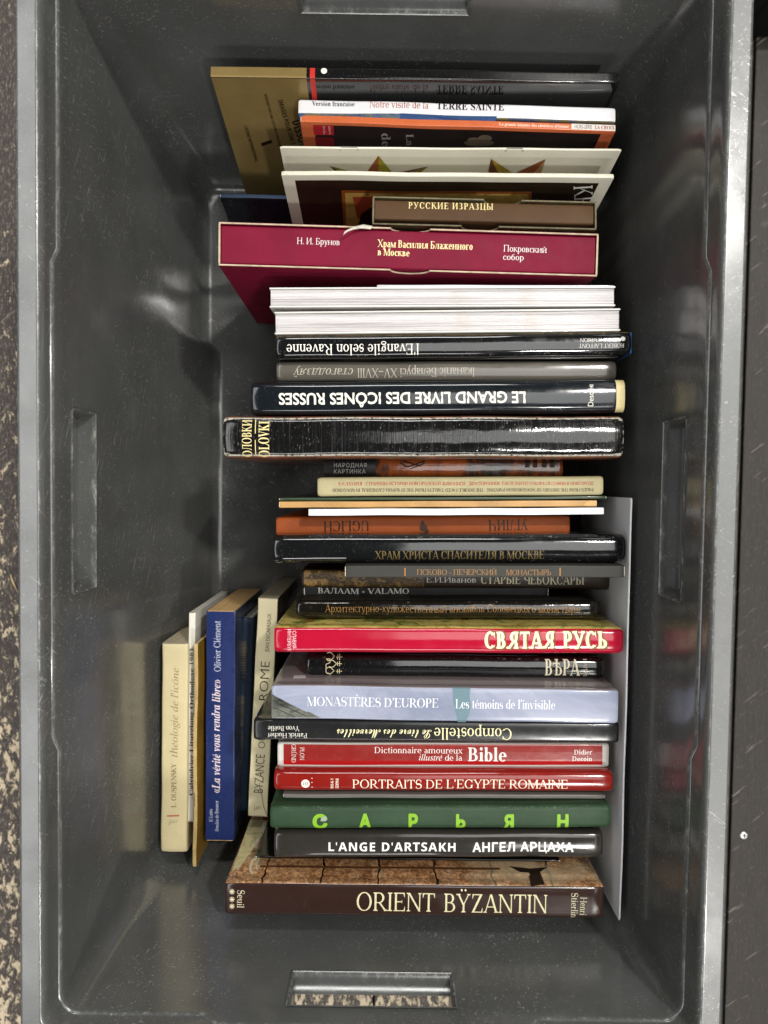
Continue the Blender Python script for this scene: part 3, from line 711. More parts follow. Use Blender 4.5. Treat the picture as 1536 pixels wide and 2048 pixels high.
    if t2 > .0004:
        m_ = 9; PV, PF = [], []; ins = [ov+random.uniform(0, .0004)+.0002 for _ in range(m_+1)]; ins2 = [ov+random.uniform(0, .0004)+.0002 for _ in range(m_+1)]
        for k in range(m_+1):
            v = -t2+2*t2*k/m_; zt = W-prof(T, r_, bulge, v)-ct-.0006
            PV += [(-L/2+ins[k], v, ov), (L/2-ins2[k], v, ov), (L/2-ins2[k], v, zt), (-L/2+ins[k], v, zt)]
        for k in range(m_):
            a = 4*k
            for q in range(4): PF.append([a+q, a+4+q, a+4+(q+1) % 4, a+(q+1) % 4])
        PF += [[3, 2, 1, 0], [4*m_, 4*m_+1, 4*m_+2, 4*m_+3]]
        mesh_obj('page_block', PV, PF, pages_mat(page, 'paper_'+page.lstrip('#')), b.root)
    return b

# ---- flat print laid on a spine or a board
def to_local(b, px, py, surf):
    d = b.inv.to_3x3() @ ray(px, py); o = b.inv @ CAM
    if surf == 'spine': t = (b.W-o.z)/d.z; p = o+d*t; return Vector((p.x, p.y))
    yv = -b.T/2 if surf == 'front' else b.T/2
    t = (yv-o.y)/d.y; p = o+d*t; return Vector((p.x, p.z))
def lay(b, name, V2, F, m, surf, parent=None):
    """2-D faces in the surface's own coordinates -> a thin printed mesh on that surface"""
    key = surf; b.layer[key] = b.layer.get(key, 0)+1; eps = .00010+.000035*b.layer[key]
    bm = bmesh.new(); vs = [bm.verts.new((v[0], v[1], 0)) for v in V2]
    for f in F:
        try: bm.faces.new([vs[i] for i in f])
        except ValueError: pass
    geo = lambda: bm.verts[:]+bm.edges[:]+bm.faces[:]
    if surf == 'spine':
        h = b.T/2; cuts = [h-b.r*k for k in (1, .8, .6, .45, .3, .18)]+[h*.55, h*.3]
        for cval in cuts:
            for s_ in (-1, 1):
                if any(v.co.y*s_ > cval for v in bm.verts): bmesh.ops.bisect_plane(bm, geom=geo(), plane_co=(0, s_*cval, 0), plane_no=(0, 1, 0), dist=1e-7)
    if max((v.co.x for v in bm.verts), default=0)-min((v.co.x for v in bm.verts), default=0) > .02:
        x = -b.L/2
        while x < b.L/2:
            bmesh.ops.bisect_plane(bm, geom=geo(), plane_co=(x, 0, 0), plane_no=(1, 0, 0), dist=1e-7); x += .010
    me = bpy.data.meshes.new(name); bm.normal_update()
    up = 1
    for v in bm.verts:
        x, y = v.co.x, v.co.y
        if surf == 'spine': kv, k = b.disp(x, b.W); v.co = (x, y+kv, b.W-prof(b.T, b.r, b.bulge, y)+eps+k)
        else:
            kv, k = b.disp(x, y); v.co = (x, (-b.T/2-eps if surf == 'front' else b.T/2+eps)+kv, y)
    bm.to_mesh(me); bm.free(); me.materials.append(m)
    o = link(bpy.data.objects.new(name, me)); o.parent = parent or b.cover; return o
def text(b, s, a, e, h, col, style='serif', surf='spine', name='title', track=0.0, shear=0.0, offset=0.0, metal=0.0, rough=.4):
    V, F, H = layout(s, style, track, shear, offset)
    if not V: return
    x0, x1 = min(v[0] for v in V), max(v[0] for v in V)
    dx, dy = e[0]-a[0], e[1]-a[1]; n = math.hypot(dx, dy); up = (dy/n, -dx/n)
    p0 = to_local(b, *a, surf); ex = (to_local(b, *e, surf)-p0)/(x1-x0); uy = (to_local(b, a[0]+up[0]*h, a[1]+up[1]*h, surf)-p0)/H
    V2 = [p0+ex*(v[0]-x0)+uy*v[1] for v in V]
    return lay(b, name, V2, F, ink(col, rough, metal), surf)
def shape(b, polys, m, surf='spine', name='printed_shape'):
    """polygons in photo pixels, laid flat on the surface"""
    vs, fs = [], []
    for p in polys:
        q = [to_local(b, *pt, surf) for pt in p]
        if sum(u.x*w.y-w.x*u.y for u, w in zip(q, q[1:]+q[:1])) < 0: q = q[::-1]
        fs.append(list(range(len(vs), len(vs)+len(q)))); vs += q
    r = delaunay_2d_cdt(vs, [], fs, 0, 1e-6)
    return lay(b, name, [tuple(v) for v in r[0]], [list(q) for q, o in zip(r[2], r[5]) if o], m if not isinstance(m, str) else ink(m), surf)
def band(b, x0, x1, m, surf='spine', name='printed_band', y=None):
    """a band across the whole spine between two photo x positions (or y positions)"""
    h = b.T/2*.985
    if y is None: u0 = to_local(b, x0[0], x0[1], surf).x; u1 = to_local(b, x1[0], x1[1], surf).x
    return lay(b, name, [(u0, -h), (u1, -h), (u1, h), (u0, h)], [[0, 1, 2, 3]], m if not isinstance(m, str) else ink(m), surf)
def rect(b, u0, u1, v0, v1, m, surf, name='printed_panel'):
    return lay(b, name, [(u0, v0), (u1, v0), (u1, v1), (u0, v1)], [[0, 1, 2, 3]], m if not isinstance(m, str) else ink(m), surf)
def disc(cx, cy, rx, ry=None, n=20): return [(cx+rx*math.cos(2*math.pi*k/n), cy+(ry or rx)*math.sin(2*math.pi*k/n)) for k in range(n)]
def line(pts, w):
    out = []
    for a, c in zip(pts, pts[1:]):
        dx, dy = c[0]-a[0], c[1]-a[1]; n = math.hypot(dx, dy) or 1; ox, oy = -dy/n*w/2, dx/n*w/2
        out.append([(a[0]+ox, a[1]+oy), (c[0]+ox, c[1]+oy), (c[0]-ox, c[1]-oy), (a[0]-ox, a[1]-oy)])
    return out

def slipcase(name, label, l, r, z, T, outer, inner_spine, pale, zr=None, W=None, lean=0, notch=.0155, wall=.0011, group='books standing spine up in the grey crate', nf=0.0, nb=0.0, panel_front=None):
    """an open-topped board case with thumb notches and the book inside it"""
    zr = z if zr is None else zr
    c, L, X, Y, Z = frame(l, r, z, zr, lean); D = CAM.z-(z+zr)/2; Tm = T/FPX*D
    if W is None: W = (min(z, zr)-.0012)/Z.z
    m = Matrix((X, Y, Z)).transposed().to_4x4(); m.translation = c-Z*W
    root = thing(name, label, 'book slipcase', m, group)
    def panel(nm, y0, y1, nx, mat):
        pts = [(-L/2, 0), (L/2, 0), (L/2, W)]
        if notch: pts += [(nx+notch*math.cos(math.pi*k/12), W-notch*.62*math.sin(math.pi*k/12)) for k in range(13)]
        pts += [(-L/2, W)]
        n = len(pts); V = [(x, y0, zz) for x, zz in pts]+[(x, y1, zz) for x, zz in pts]
        F = [list(range(n)), list(range(2*n-1, n-1, -1))]; I = [0, 0]
        for k in range(n): F.append([k, n+k, n+(k+1) % n, (k+1) % n]); I.append(1 if k > 1 and k < n-1 else 0)
        o = mesh_obj(nm, V, F, [mat, pale], root, idx=I); bv = o.modifiers.new('bevel', 'BEVEL'); bv.width = .00025; bv.segments = 1; return o
    panel('front_panel', -Tm/2, -Tm/2+wall, nf, panel_front or outer); panel('back_panel', Tm/2-wall, Tm/2, nb, outer)
    for s_ in (-1, 1):
        V, F = box(min(s_*L/2, s_*(L/2-wall)), max(s_*L/2, s_*(L/2-wall)), -Tm/2+wall, Tm/2-wall, 0, W)
        mesh_obj('end_panel', V, F, [outer, pale], root, idx=[0, 1, 0, 0, 0, 0])
    V, F = box(-L/2+wall, L/2-wall, -Tm/2+wall, Tm/2-wall, 0.0005, .0018); mesh_obj('bottom_panel', V, F, [outer], root)
    return c, L, Tm, X, Y, Z, W, wall
# ---- upper stack
gold = M('gold_foil_board', '#8d784a', .32, 0.0, .10, .25, 50, wear=.35, wearcol='#e3cf95', metal=.35)
gloss_black = M('glossy_black_board', '#131313', .10, .6, .1, .006, 34, wear=.45, wearcol='#8f8a80')
b = book('ring_binder', 'glossy gold and black binder with a red stripe leaning on the crate end wall', (421, 142), (1240, 154), .215, 23, gloss_black, gloss_black, zr=.211, lean=10, hard=True, cat='binder', rnd=.0012, hinge=1e-6)
u0 = to_local(b, 613, 144, 'spine').x
rect(b, -b.L/2+.0002, u0, -b.T/2*.96, b.T/2*.96, gold, 'spine', 'gold_spine_field'); rect(b, -b.L/2+.0004, u0, .001, b.W-.0008, gold, 'front', 'gold_cover_field')
ua, ub = to_local(b, 620, 144, 'spine').x, to_local(b, 630, 144, 'spine').x
rect(b, ua, ub, -b.T/2*.96, b.T/2*.96, '#c2342c', 'spine', 'red_stripe'); rect(b, ua, ub, .001, b.W-.0008, '#c2342c', 'front', 'red_stripe')
shape(b, [disc(648, 142, 6)], '#e8e4da', 'spine', 'white_dot')
text(b, 'DISSOC', (584, 243), (601, 296), 17, '#17120a', 'sansbold', 'front', 'cover_lettering')
text(b, 'IMAGES POUR UNE C', (556, 201), (583, 290), 9, '#17120a', 'sansbold', 'front', 'cover_lettering')
text(b, 'DOSSIER PAR UNE LECTURE CHRÉTIENNE', (528, 189), (559, 296), 5, '#17120a', 'sansbold', 'front', 'cover_lettering')
text(b, '1', (522, 286), (524, 292), 22, '#17120a', 'sansbold', 'front', 'cover_lettering')
text(b, 'L\'ICONE INTERNATIONAL', (488, 252), (511, 323), 6, '#17120a', 'sansbold', 'front', 'cover_lettering')

white_gloss = M('white_gloss_card', '#d6d6d8', .16, .3, .05, .16, 45, wear=.12, wearcol='#8f8c88')
b = book('paperback_book', 'white paperback guide titled TERRE SAINTE beside the gold binder', (597, 211), (1231, 228), .200, 31, white_gloss, M('travel_picture', '#33415a', .16, .3, pic=(40, ['#2a2a1c', '#6b6440', '#2f4a6e', '#8a8f98'])), white_gloss, zr=.198, lean=9, rnd=.002)
text(b, 'Version française', (624, 211), (709, 212.5), 9, '#16110f', 'bold'); text(b, 'Notre visite de la', (739, 215.5), (857, 218), 14, '#a8553c', 'serif')
text(b, 'TERRE SAINTE', (873, 218), (1008, 222), 15, '#281016', 'bold')
shape(b, [[(800, 227.6), (994, 233), (991, 241.5), (800, 236.5)]], '#1c3f6b', 'spine', 'blue_picture_strip'); shape(b, [[(598, 224.5), (800, 228.2), (800, 236), (598, 229.5)]], M('travel_picture', '#33415a'), 'spine', 'picture_strip')

orange = M('orange_card', '#c0623a', .25, .15, .08, .12, 50, wear=.40, wearcol='#e9c9ae')
b = book('magazine', 'thin orange bordered special issue with a small white spine tag', (601, 236), (1231, 256), .200, 14, orange, orange, zr=.198, lean=9.5, rnd=.0006, cat='magazine')
bd = .0088
rect(b, -b.L/2+bd, b.L/2-bd, .003, b.W-.0032, M('dark_cover_print', '#1c1114', .2, .3, var=.4), 'front', 'dark_cover_picture')
shape(b, [[(1143, 246.5), (1230.5, 250), (1230.5, 262), (1143, 258.5)]], '#d9d3cb', 'spine', 'white_tag')
text(b, "La grande histoire des chrétiens d'Orient", (998, 251.5), (1137, 256.5), 6, '#f0dcc9', 'bold'); text(b, 'HORS-SÉRIE', (1149, 257), (1184, 258.3), 7.5, '#3a3330', 'sans'); text(b, 'LA CROIX', (1189, 258.3), (1229, 259.7), 7.5, '#8e2c22', 'bold')
shape(b, [[(626, 250), (667, 251.5), (668, 270), (628, 269)]], '#a3202b', 'front', 'red_box'); shape(b, [[(630, 274), (668, 275), (669, 292), (632, 291)]], '#7c1a22', 'front', 'red_box')
text(b, 'Les dos', (646, 252), (647, 268), 5, '#d9b9b2', 'sans', 'front', 'cover_lettering'); text(b, 'siers', (657, 252), (658, 268), 5, '#d9b9b2', 'sans', 'front', 'cover_lettering')
text(b, 'La', (812, 267), (813, 290), 15, '#8a8582', 'bold', 'front', 'cover_lettering'); text(b, 'de', (763, 266), (764, 293), 18, '#8a8582', 'bold', 'front', 'cover_lettering')
shape(b, [disc(958, 285, 30, 7), disc(970, 276, 14, 7), disc(948, 279, 13, 5)], M('carved_cross_print', '#4d4034', .3, pic=(90, ['#2c2420', '#6a5c4c', '#463a30'])), 'front', 'carved_motif')

ivory = M('ivory_card', '#d2cdbb', .32, .1, .05, .14, 40, wear=.15, wearcol='#8d836a')
b = book('brochure', 'thin stapled ivory brochure with two faceted stars on its cover', (560, 293.5), (1243, 299), .204, 4.5, ivory, ivory, zr=.202, lean=11, rnd=.0006, cat='brochure')
for P3, c in (([(757, 311), (757, 352), (728, 352)], '#8a4a2a'), ([(757, 311), (790, 352), (757, 352)], '#8d8326'), ([(659, 331), (712, 345), (692, 349)], '#7d7a2c'), ([(659, 331), (693, 349), (676, 347)], '#2a1d12'), ([(856, 332), (812, 346), (780, 349)], '#4f2717'), ([(856, 332), (838, 347), (812, 347)], '#7c6a26'),
              ([(982, 317), (975, 352), (1000, 352)], '#5a3419'), ([(982, 317), (1027, 347), (1000, 352)], '#927c2a'), ([(1091, 318), (1030, 346), (1062, 352)], '#7e4222'), ([(1091, 318), (1062, 352), (1080, 352)], '#9a7a50')):
    shape(b, [P3], c, 'front', 'star_facet')
for x0, x1, y in ((680, 716, 296), (1012, 1047, 298.2)):     # wire staples over the fold
    p, q = to_local(b, x0, y, 'spine'), to_local(b, x1, y, 'spine'); r_ = .00028; V, F = [], []
    for (u, z0) in ((p.x, b.W-.004), (p.x, b.W+.0002), (q.x, b.W+.0002), (q.x, b.W-.004)):
        for k in range(6):
            a = math.pi*k/3; V.append((u, -b.T*.18+r_*math.cos(a)-.0002*(z0 < b.W), z0+r_*math.sin(a)))
    V = []
    pts = [(p.x, -b.T/2-.0003, b.W-.0045), (p.x, -b.T/2-.0003, b.W+.0003), (q.x, -b.T/2-.0003, b.W+.0003), (q.x, -b.T/2-.0003, b.W-.0045)]
    pts = [(p.x, -b.T/2-.00035, b.W-.0016), (p.x+.0006, 0, b.W+.0004), (q.x-.0006, 0, b.W+.0004), (q.x, -b.T/2-.00035, b.W-.0016)]
    for k, pt in enumerate(pts):
        for j in range(6): a = math.pi*j/3; V.append((pt[0]+(r_*math.sin(a) if k in (0, 3) else 0), pt[1]+r_*math.cos(a), pt[2]+(0 if k in (0, 3) else r_*math.sin(a))))
    F = [[k*6+j, k*6+(j+1) % 6, (k+1)*6+(j+1) % 6, (k+1)*6+j] for k in range(3) for j in range(6)]
    mesh_obj('staple', V, F, M('staple_wire', '#77756e', .35, metal=.8), b.root)

b = book('booklet', 'white bordered booklet with a dark brown cover panel and a big white letter K', (563, 345), (1228, 351), .203, 9, ivory, ivory, zr=.202, lean=10, rnd=.0008)
bd = .0082
rect(b, -b.L/2+bd, b.L/2-bd, .004, b.W-.0062, M('dark_brown_print', '#241a12', .22, .2, var=.2), 'front', 'dark_cover_panel')
shape(b, [[(683, 381), (1063, 383), (1063, 470), (688, 470)]], '#7e431e', 'front', 'picture_border'); shape(b, [[(690, 386), (1057, 387), (1057, 470), (694, 470)]], M('cover_picture_a', '#9a7a3c', .25, .2, pic=(55, ['#3a2412', '#a3823f', '#b08f4a', '#6e3318'])), 'front', 'cover_picture')
shape(b, [[(705, 394), (745, 393), (748, 402), (735, 425), (716, 440)]], '#8a3a20', 'front', 'cover_picture_patch'); shape(b, [[(716, 455), (722, 428), (745, 412), (800, 412), (800, 455)]], '#22160e', 'front', 'cover_picture_patch')
text(b, 'KR', (1147, 372), (1150, 415), 38, '#d4d0c4', 'serif', 'front', 'cover_lettering')

b = book('hardcover_book', 'low navy book lying back in shadow behind the maroon slipcase', (440, 390), (840, 402), .135, 9, M('navy_cloth', '#2b3a52', .4, .1, wear=.2), M('night_cover', '#191a24', .25, .2, var=.3), lean=11, rnd=.001)

# Russian tiles book in its open painted case
pale_board = M('rubbed_board_edge', '#6e6650', .7, 0, .25, .3, 300)
maroon_edge = M('pale_case_edge', '#b5a58c', .7, 0, .2, .2, 300)
brown_case = M('painted_tile_case', '#4a3a28', .25, .2, pic=(70, ['#1c1712', '#4c3a26', '#33402a', '#6e5b41']))
c, L, Tm, X, Y, Z, W, wl = slipcase('book_slipcase', 'small brown cased book with gold Cyrillic lettering in front of the white bordered booklet', (745, 420), (1193, 431), .200, 58, brown_case, None, pale_board, zr=.198, lean=7, notch=.0125, nf=-.003, nb=.012)
brown = M('brown_leatherette', '#503a26', .5, 0, .1, .2, 60, spec=.15)
def inner(name, label, c, L, Tm, X, Y, Z, W, wl, mat, lo, hi, page='#cfc4a8', drop=.0012, cat='book'):
    b = Book(); b.L = L-2*wl-.0006; b.T = (hi-lo); b.W = W-.003-drop; b.wob = .2; b.r = .0012; b.bulge = .0003; b.layer = {}; b.tail = 0
    m = Matrix((X, Y, Z)).transposed().to_4x4(); m.translation = c-Z*(W-.0025)+Y*((lo+hi)/2); b.mw = m; b.inv = m.inverted(); b.root = thing(name, label, cat, m, 'books standing spine up in the grey crate')
    V, F, I, E = [], [], [], []; T = b.T; n = 17; secs = [(-T/2, 0)]+[(-T/2, b.W*.5)]
    vs = [-T/2+b.r*(1-math.cos(math.pi/2*k/5)) for k in range(5)]+[(-T/2+b.r)+(T-2*b.r)*k/8 for k in range(9)]; vs += [-v for v in vs[:5]][::-1]
    secs += [(v, b.W-prof(T, b.r, b.bulge, v)) for v in vs]+[(T/2, b.W*.5), (T/2, 0)]
    for x in [-b.L/2+b.L*k/20 for k in range(21)]:
        for v, zz in secs: V.append((x, v, zz)); E.append(.6 if abs(abs(v)-T/2) < b.r*.6 else .1)
    q = len(secs)
    for i in range(20):
        for k in range(q-1): F.append([i*q+k, (i+1)*q+k, (i+1)*q+k+1, i*q+k+1])
    F += [list(range(q)), [20*q+k for k in range(q)][::-1], [i*q for i in range(21)][::-1]+[i*q+q-1 for i in range(21)]]
    b.cover = mesh_obj('cover', V, F, mat, b.root, smooth=True, sharp=42); b.cover.data.attributes.new('edge', 'FLOAT', 'POINT').data.foreach_set('value', E)
    return b
b = inner('cased_book', 'brown book inside the small painted case with gold lettering РУССКИЕ ИЗРАЗЦЫ', c, L, Tm, X, Y, Z, W, wl, brown, -Tm/2+wl+.0036, Tm/2-wl-.0004)
text(b, 'РУССКИЕ ИЗРАЗЦЫ', (817, 417), (986, 420), 13, '#e6d596', 'serifbold', track=.10)
# ribbon bookmark hanging out over the maroon case
V, F = [], []; pts = [P(743, 455, .2065), P(725, 453, .208), P(708, 456, .2105), P(698, 460, .2125), P(688, 466, .2125)]
for k, p in enumerate(pts):
    w = .0012+.0003*math.sin(k*1.7); q = Vector((.45, 1, 0)).normalized()*w; V += [b.inv @ (p+q), b.inv @ (p-q+Vector((0, 0, .0006*(k % 2)))), b.inv @ (p-q+Vector((0, 0, -.0004))), b.inv @ (p+q+Vector((0, 0, -.0004)))]
for k in range(len(pts)-1):
    for j in range(4): F.append([k*4+j, k*4+(j+1) % 4, k*4+4+(j+1) % 4, k*4+4+j])
mesh_obj('ribbon_bookmark', V, F, M('ribbon', '#c9c3b4', .6, 0, .15, .5, 900), b.root, smooth=True)

maroon = M('maroon_cloth_board', '#700f2b', .5, 0, .10, .15, 60, cloth=True, spec=.12)
c, L, Tm, X, Y, Z, W, wl = slipcase('book_slipcase', 'maroon slipcase with pale rubbed edges and thumb notches around a maroon book', (437, 487), (1196, 510), .210, 84, maroon, None, maroon_edge, zr=.200, lean=-1, W=.193, notch=.013, wall=.0012)
b = inner('cased_book', 'thick maroon book inside the maroon slipcase with white and gold Cyrillic titles', c, L, Tm, X, Y, Z, W, wl, maroon, -Tm/2+wl+.0004, Tm/2-wl-.0004, drop=.0010)
text(b, 'Н. И. Брунов', (594, 488), (679, 490.5), 13, '#e2d6d4', 'serif'); text(b, 'Храм Василия Блаженного', (755, 494), (945, 500), 15, '#e9d9a0', 'serifbold'); text(b, 'в Москве', (755, 510.5), (819, 513), 14, '#e9d9a0', 'serifbold')
text(b, 'Покровский', (1007, 503), (1093, 506), 13, '#e2d6d4', 'serif'); text(b, 'собор', (1006, 519.5), (1047, 521), 12, '#e2d6d4', 'serif')

# ---- two books with their white fore-edges up
def fore_edge(label, l, r, z, T, cover, leaf, ng, zr=None, name='book', W=.196):
    zr = zr or z; c, L, X, Y, Z = frame(l, r, z, zr, 0); T = T/FPX*(CAM.z-z)
    m = Matrix((X, Y, Z)).transposed().to_4x4(); m.translation = c-Z*W; root = thing(name, label, 'book', m, 'books standing spine up in the grey crate')
    bt = .0011 if T > .006 else .0004; t2 = T/2-bt
    for s_ in (-1, 1):
        V, F = box(-L/2, L/2, min(s_*T/2, s_*t2), max(s_*T/2, s_*t2), 0, W); o = mesh_obj('board', V, F, cover, root); bv = o.modifiers.new('bevel', 'BEVEL'); bv.width = .0003; bv.segments = 2
    V, F = box(-L/2, L/2, -T/2+.0004, T/2-.0004, -.0004, .0012); mesh_obj('spine', V, F, cover, root)
    # leaves in gatherings: each gathering slightly proud or shy of the next
    prof_ = []; k0 = -t2+.0001; gw = (2*t2-.0002)/ng
    for g in range(ng):
        h = W-.0012-random.uniform(0, .0006); w_ = gw*random.uniform(.84, .98)
        prof_ += [(k0+g*gw, h-.0012), (k0+g*gw+.00008, h), (k0+g*gw+w_*.5, h+.0001), (k0+g*gw+w_-.00008, h)]
    prof_.append((k0+ng*gw, W-.0024)); V, F = [], []; xs = [-L/2+.0006+(L-.0012)*k/16 for k in range(17)]; n = len(prof_)
    for i, x in enumerate(xs):
        for v, h in prof_: V.append((x, v, h+random.uniform(-.00008, .00008)))
    for i in range(16):
        for k in range(n-1): F.append([i*n+k, (i+1)*n+k, (i+1)*n+k+1, i*n+k+1])
    o0 = len(V)
    for i in (0, 16): V += [(xs[i], k0, .001), (xs[i], k0+ng*gw, .001)]
    F += [[o0]+list(range(n-1, -1, -1))[::-1][::1]+[o0+1], [o0+3]+[16*n+k for k in range(n)][::-1]+[o0+2]]
    F[-2] = [o0]+list(range(n))+[o0+1]
    mesh_obj('page_block', V, F, leaf, root); return root
leaf = pages_mat('#dcd8d8', 'white_leaves')
fore_edge('thick book with its white page edges up beside the maroon slipcase', (539, 595), (1231, 592), .203, 39, M('white_board', '#c8c6c0', .3, .2), leaf, 14)
fore_edge('thick book with its white page edges up beside the black Ravenne spine', (549, 646), (1241, 639), .203, 44, M('white_board', '#c8c6c0'), leaf, 17)
book('paperback_book', 'thin white booklet mostly hidden between the maroon slipcase and the white page edges', (754, 572), (1229, 573), .199, 5, white_gloss, rnd=.0004)

black_jacket = M('black_jacket', '#121314', .09, .7, .1, .20, 26, wear=.45, wearcol='#a39c90')
mosaic = M('mosaic_cover', '#5b4a30', .15, .4, pic=(120, ['#15110d', '#6b5230', '#8b7347', '#2d2a22', '#a08a5e']))
b = book('hardcover_book', "black book titled l'Evangile selon Ravenne with a blue end, standing upside down", (550, 693), (1263, 685), .203, 46, black_jacket, black_jacket, mosaic, hard=True, rnd=.0035, bulge=.0012)
text(b, "l'Evangile selon Ravenne", (838, 687.5), (573, 689.5), 21, '#e6e2d8', 'serif'); text(b, 'ROBERT LAFFONT', (1248, 687.5), (1158, 687.5), 8, '#d9d6ce', 'serif'); text(b, 'LE CENTURION', (1239, 676), (1160, 676.5), 7.5, '#d9d6ce', 'serif')
shape(b, [disc(1246, 678, 4.5)], '#d9d6ce', 'spine', 'publisher_mark')
V, F = box(b.L/2-.0004, b.L/2+.0007, -b.T/2*.94, b.T/2*.94, b.W-.03, b.W-.0012); o = mesh_obj('blue_boards_end', V, F, M('blue_cloth', '#1f5b8f', .4), b.root); bv = o.modifiers.new('bevel', 'BEVEL'); bv.width = .0008; bv.segments = 2
grey_jacket = M('grey_jacket', '#5f5a52', .16, .5, .10, .20, 30, wear=.3, wearcol='#a8a296')
book('booklet', 'thin dark grey booklet between the Ravenne spine and the grey icon book', (554, 716), (1236, 712), .190, 9, M('dark_grey_card', '#3d3b37', .2, .4), rnd=.0008)
b = book('hardcover_book', 'grey book about Belarusian icons with pale italic Cyrillic title upside down', (553, 742), (1233, 740), .191, 40, grey_jacket, hard=True, rnd=.003, bulge=.0010)
text(b, 'Iканапiс Беларусi XV–XVIII', (949, 735.5), (715, 737), 18, '#b5ad9e', 'serif'); text(b, 'стагоддзяў', (706, 737), (586, 737.5), 18, '#b5ad9e', 'serif', shear=.28)
navy_black = M('blue_black_jacket', '#15191d', .12, .5, .1, .14, 28, wear=.35, wearcol='#b0aaa0')
b = book('hardcover_book', 'thick black GRAND LIVRE DES ICÔNES book with a cream label', (501, 796), (1251, 791), .207, 66, navy_black, hard=True, rnd=.004, bulge=.0022)
text(b, 'LE GRAND LIVRE DES ICÔNES RUSSES', (1051, 783.5), (557, 787), 22, '#e4e0d2', 'sans', offset=.022); text(b, 'Desclée', (1187, 812), (1187, 768), 11, '#dcd8cc', 'sans')
ua = to_local(b, 1233, 790, 'spine').x; rect(b, ua, b.L/2-.0003, -b.T/2*.97, b.T/2*.97, '#cdbd8c', 'spine', 'cream_label')
worn_black = M('worn_black_jacket', '#121212', .10, .4, .15, .40, 38, wear=.66, wearcol='#cbc5b6', streak=True)
sol_pic = M('solovki_cover', '#5c4030', .2, .3, pic=(60, ['#1a1412', '#5d4636', '#7b3f2a', '#998b76']))
b = book('hardcover_book', 'thick worn black book with torn edges and OLOVKI lettering across its spine', (446, 873), (1248, 873), .211, 84, worn_black, sol_pic, sol_pic, hard=True, rnd=.004, bulge=.0032, wob=1.6)
text(b, 'ОЛОВКИ', (503, 913), (503, 839), 19, '#d8c88e', 'bold' if 0 else 'serifbold'); text(b, 'OLOVKI', (538, 913), (538, 841), 21, '#d8c88e', 'bold'); shape(b, line([(510.5, 838), (510.5, 910)], 1.6), '#d8c88e', 'spine', 'title_rule')

# ---- middle stack
lub = M('folk_print_jacket', '#8a4420', .09, .9, .2, .28, 60, pic=(16, ['#231a16', '#9a4a22', '#b05a26', '#3a2a24', '#6b655c'], (2.2, .8, 1)))
dark_flat = M('charcoal_print', '#26272a', .2, .3)
b = book('hardcover_book', 'short orange and charcoal glossy book titled НАРОДНАЯ КАРТИНКА low between taller books', (648, 935), (1126, 935), .168, 36, lub, rnd=.003, hard=True, bulge=.001)
ua = to_local(b, 752, 935, 'spine').x; rect(b, -b.L/2+.0002, ua, -b.T/2*.97, b.T/2*.97, dark_flat, 'spine', 'charcoal_panel')
text(b, 'НАРОДНАЯ', (668, 934.5), (733, 934.5), 8, '#b9b7b0', 'sans', track=.15); text(b, 'КАРТИНКА', (668, 947), (731, 947), 8, '#b9b7b0', 'sans', track=.15)
shape(b, line([(800, 925), (815, 934), (850, 922)], 3)+line([(806, 922), (842, 932)], 3)+line([(820, 938), (850, 926)], 2), '#2a1a14', 'spine', 'printed_figure')
for x in (1050, 1066, 1084, 1100): shape(b, [[(x, 921), (x+9, 921), (x+9, 935), (x, 935)]], '#2a1a14', 'spine', 'printed_window')
b = book('hardcover_book', 'narrow beige book with tiny red and black lines of lettering along its spine', (635, 974), (1207, 971), .196, 38, M('beige_cloth_board', '#a39a76', .5, .05, .08, .15, 60, wear=.35, wearcol='#d8cfb0', cloth=True), hard=True, rnd=.002, bulge=.0008)
text(b, 'В.Н.ЛАЗАРЕВ · СТРАНИЦЫ ИСТОРИИ НОВГОРОДСКОЙ ЖИВОПИСИ · ДВУСТОРОННИЕ ТАБЛЕТКИ ИЗ СОБОРА СВ.СОФИИ В НОВГОРОДЕ', (677, 971), (1187, 969.5), 6.5, '#9c3220', 'serifbold'); text(b, 'PAGES FROM THE HISTORY OF NOVGORODIAN PAINTING · THE DOUBLE-FACED TABLETS FROM THE ST SOPHIA CATHEDRAL IN NOVGOROD', (1187, 976), (665, 977.5), 6.5, '#2b2518', 'serifbold')
book('booklet', 'very thin dark green booklet next to the narrow beige book', (558, 999), (1213, 995), .1945, 6, M('dark_green_card', '#2c3d27', .3, .2, wear=.2), rnd=.0007)
b = book('paperback_book', 'thin tan orange book with a rubbed corner between green and white booklets', (558, 1009.5), (1194, 1007), .196, 12.5, M('tan_orange_card', '#b08750', .4, .1, .18, .3, 80, wear=.4, wearcol='#e2cda2'), rnd=.0006)
shape(b, [[(1172, 1004), (1180, 1001.5), (1193, 1001.5), (1193, 1012.5), (1172, 1012.5), (1168, 1009)]], '#c9a06a', 'spine', 'rubbed_corner')
book('paperback_book', 'thin plain white book above the orange Uglich spine', (617, 1025), (1208, 1022), .1985, 13.5, white_gloss, rnd=.0006, page='#cfcac0')
uo = M('burnt_orange_cloth', '#94481c', .5, 0, .12, .15, 60, wear=.3, wearcol='#b9967a', cloth=True)
b = book('hardcover_book', 'burnt orange book with dark UGLICH lettering upside down', (552, 1052), (1140, 1050), .178, 37, uo, hard=True, rnd=.0022, bulge=.0006)
text(b, 'UGLICH', (738, 1041), (647, 1043), 21, '#3a2012', 'serifbold'); text(b, 'УГЛИЧ', (1056, 1038), (977, 1040), 22, '#3a2012', 'serifbold')
shape(b, [disc(847, 1056, 8, 7), disc(845, 1047, 4, 6), disc(853, 1062, 5, 4)], '#3f281b', 'spine', 'printed_emblem')
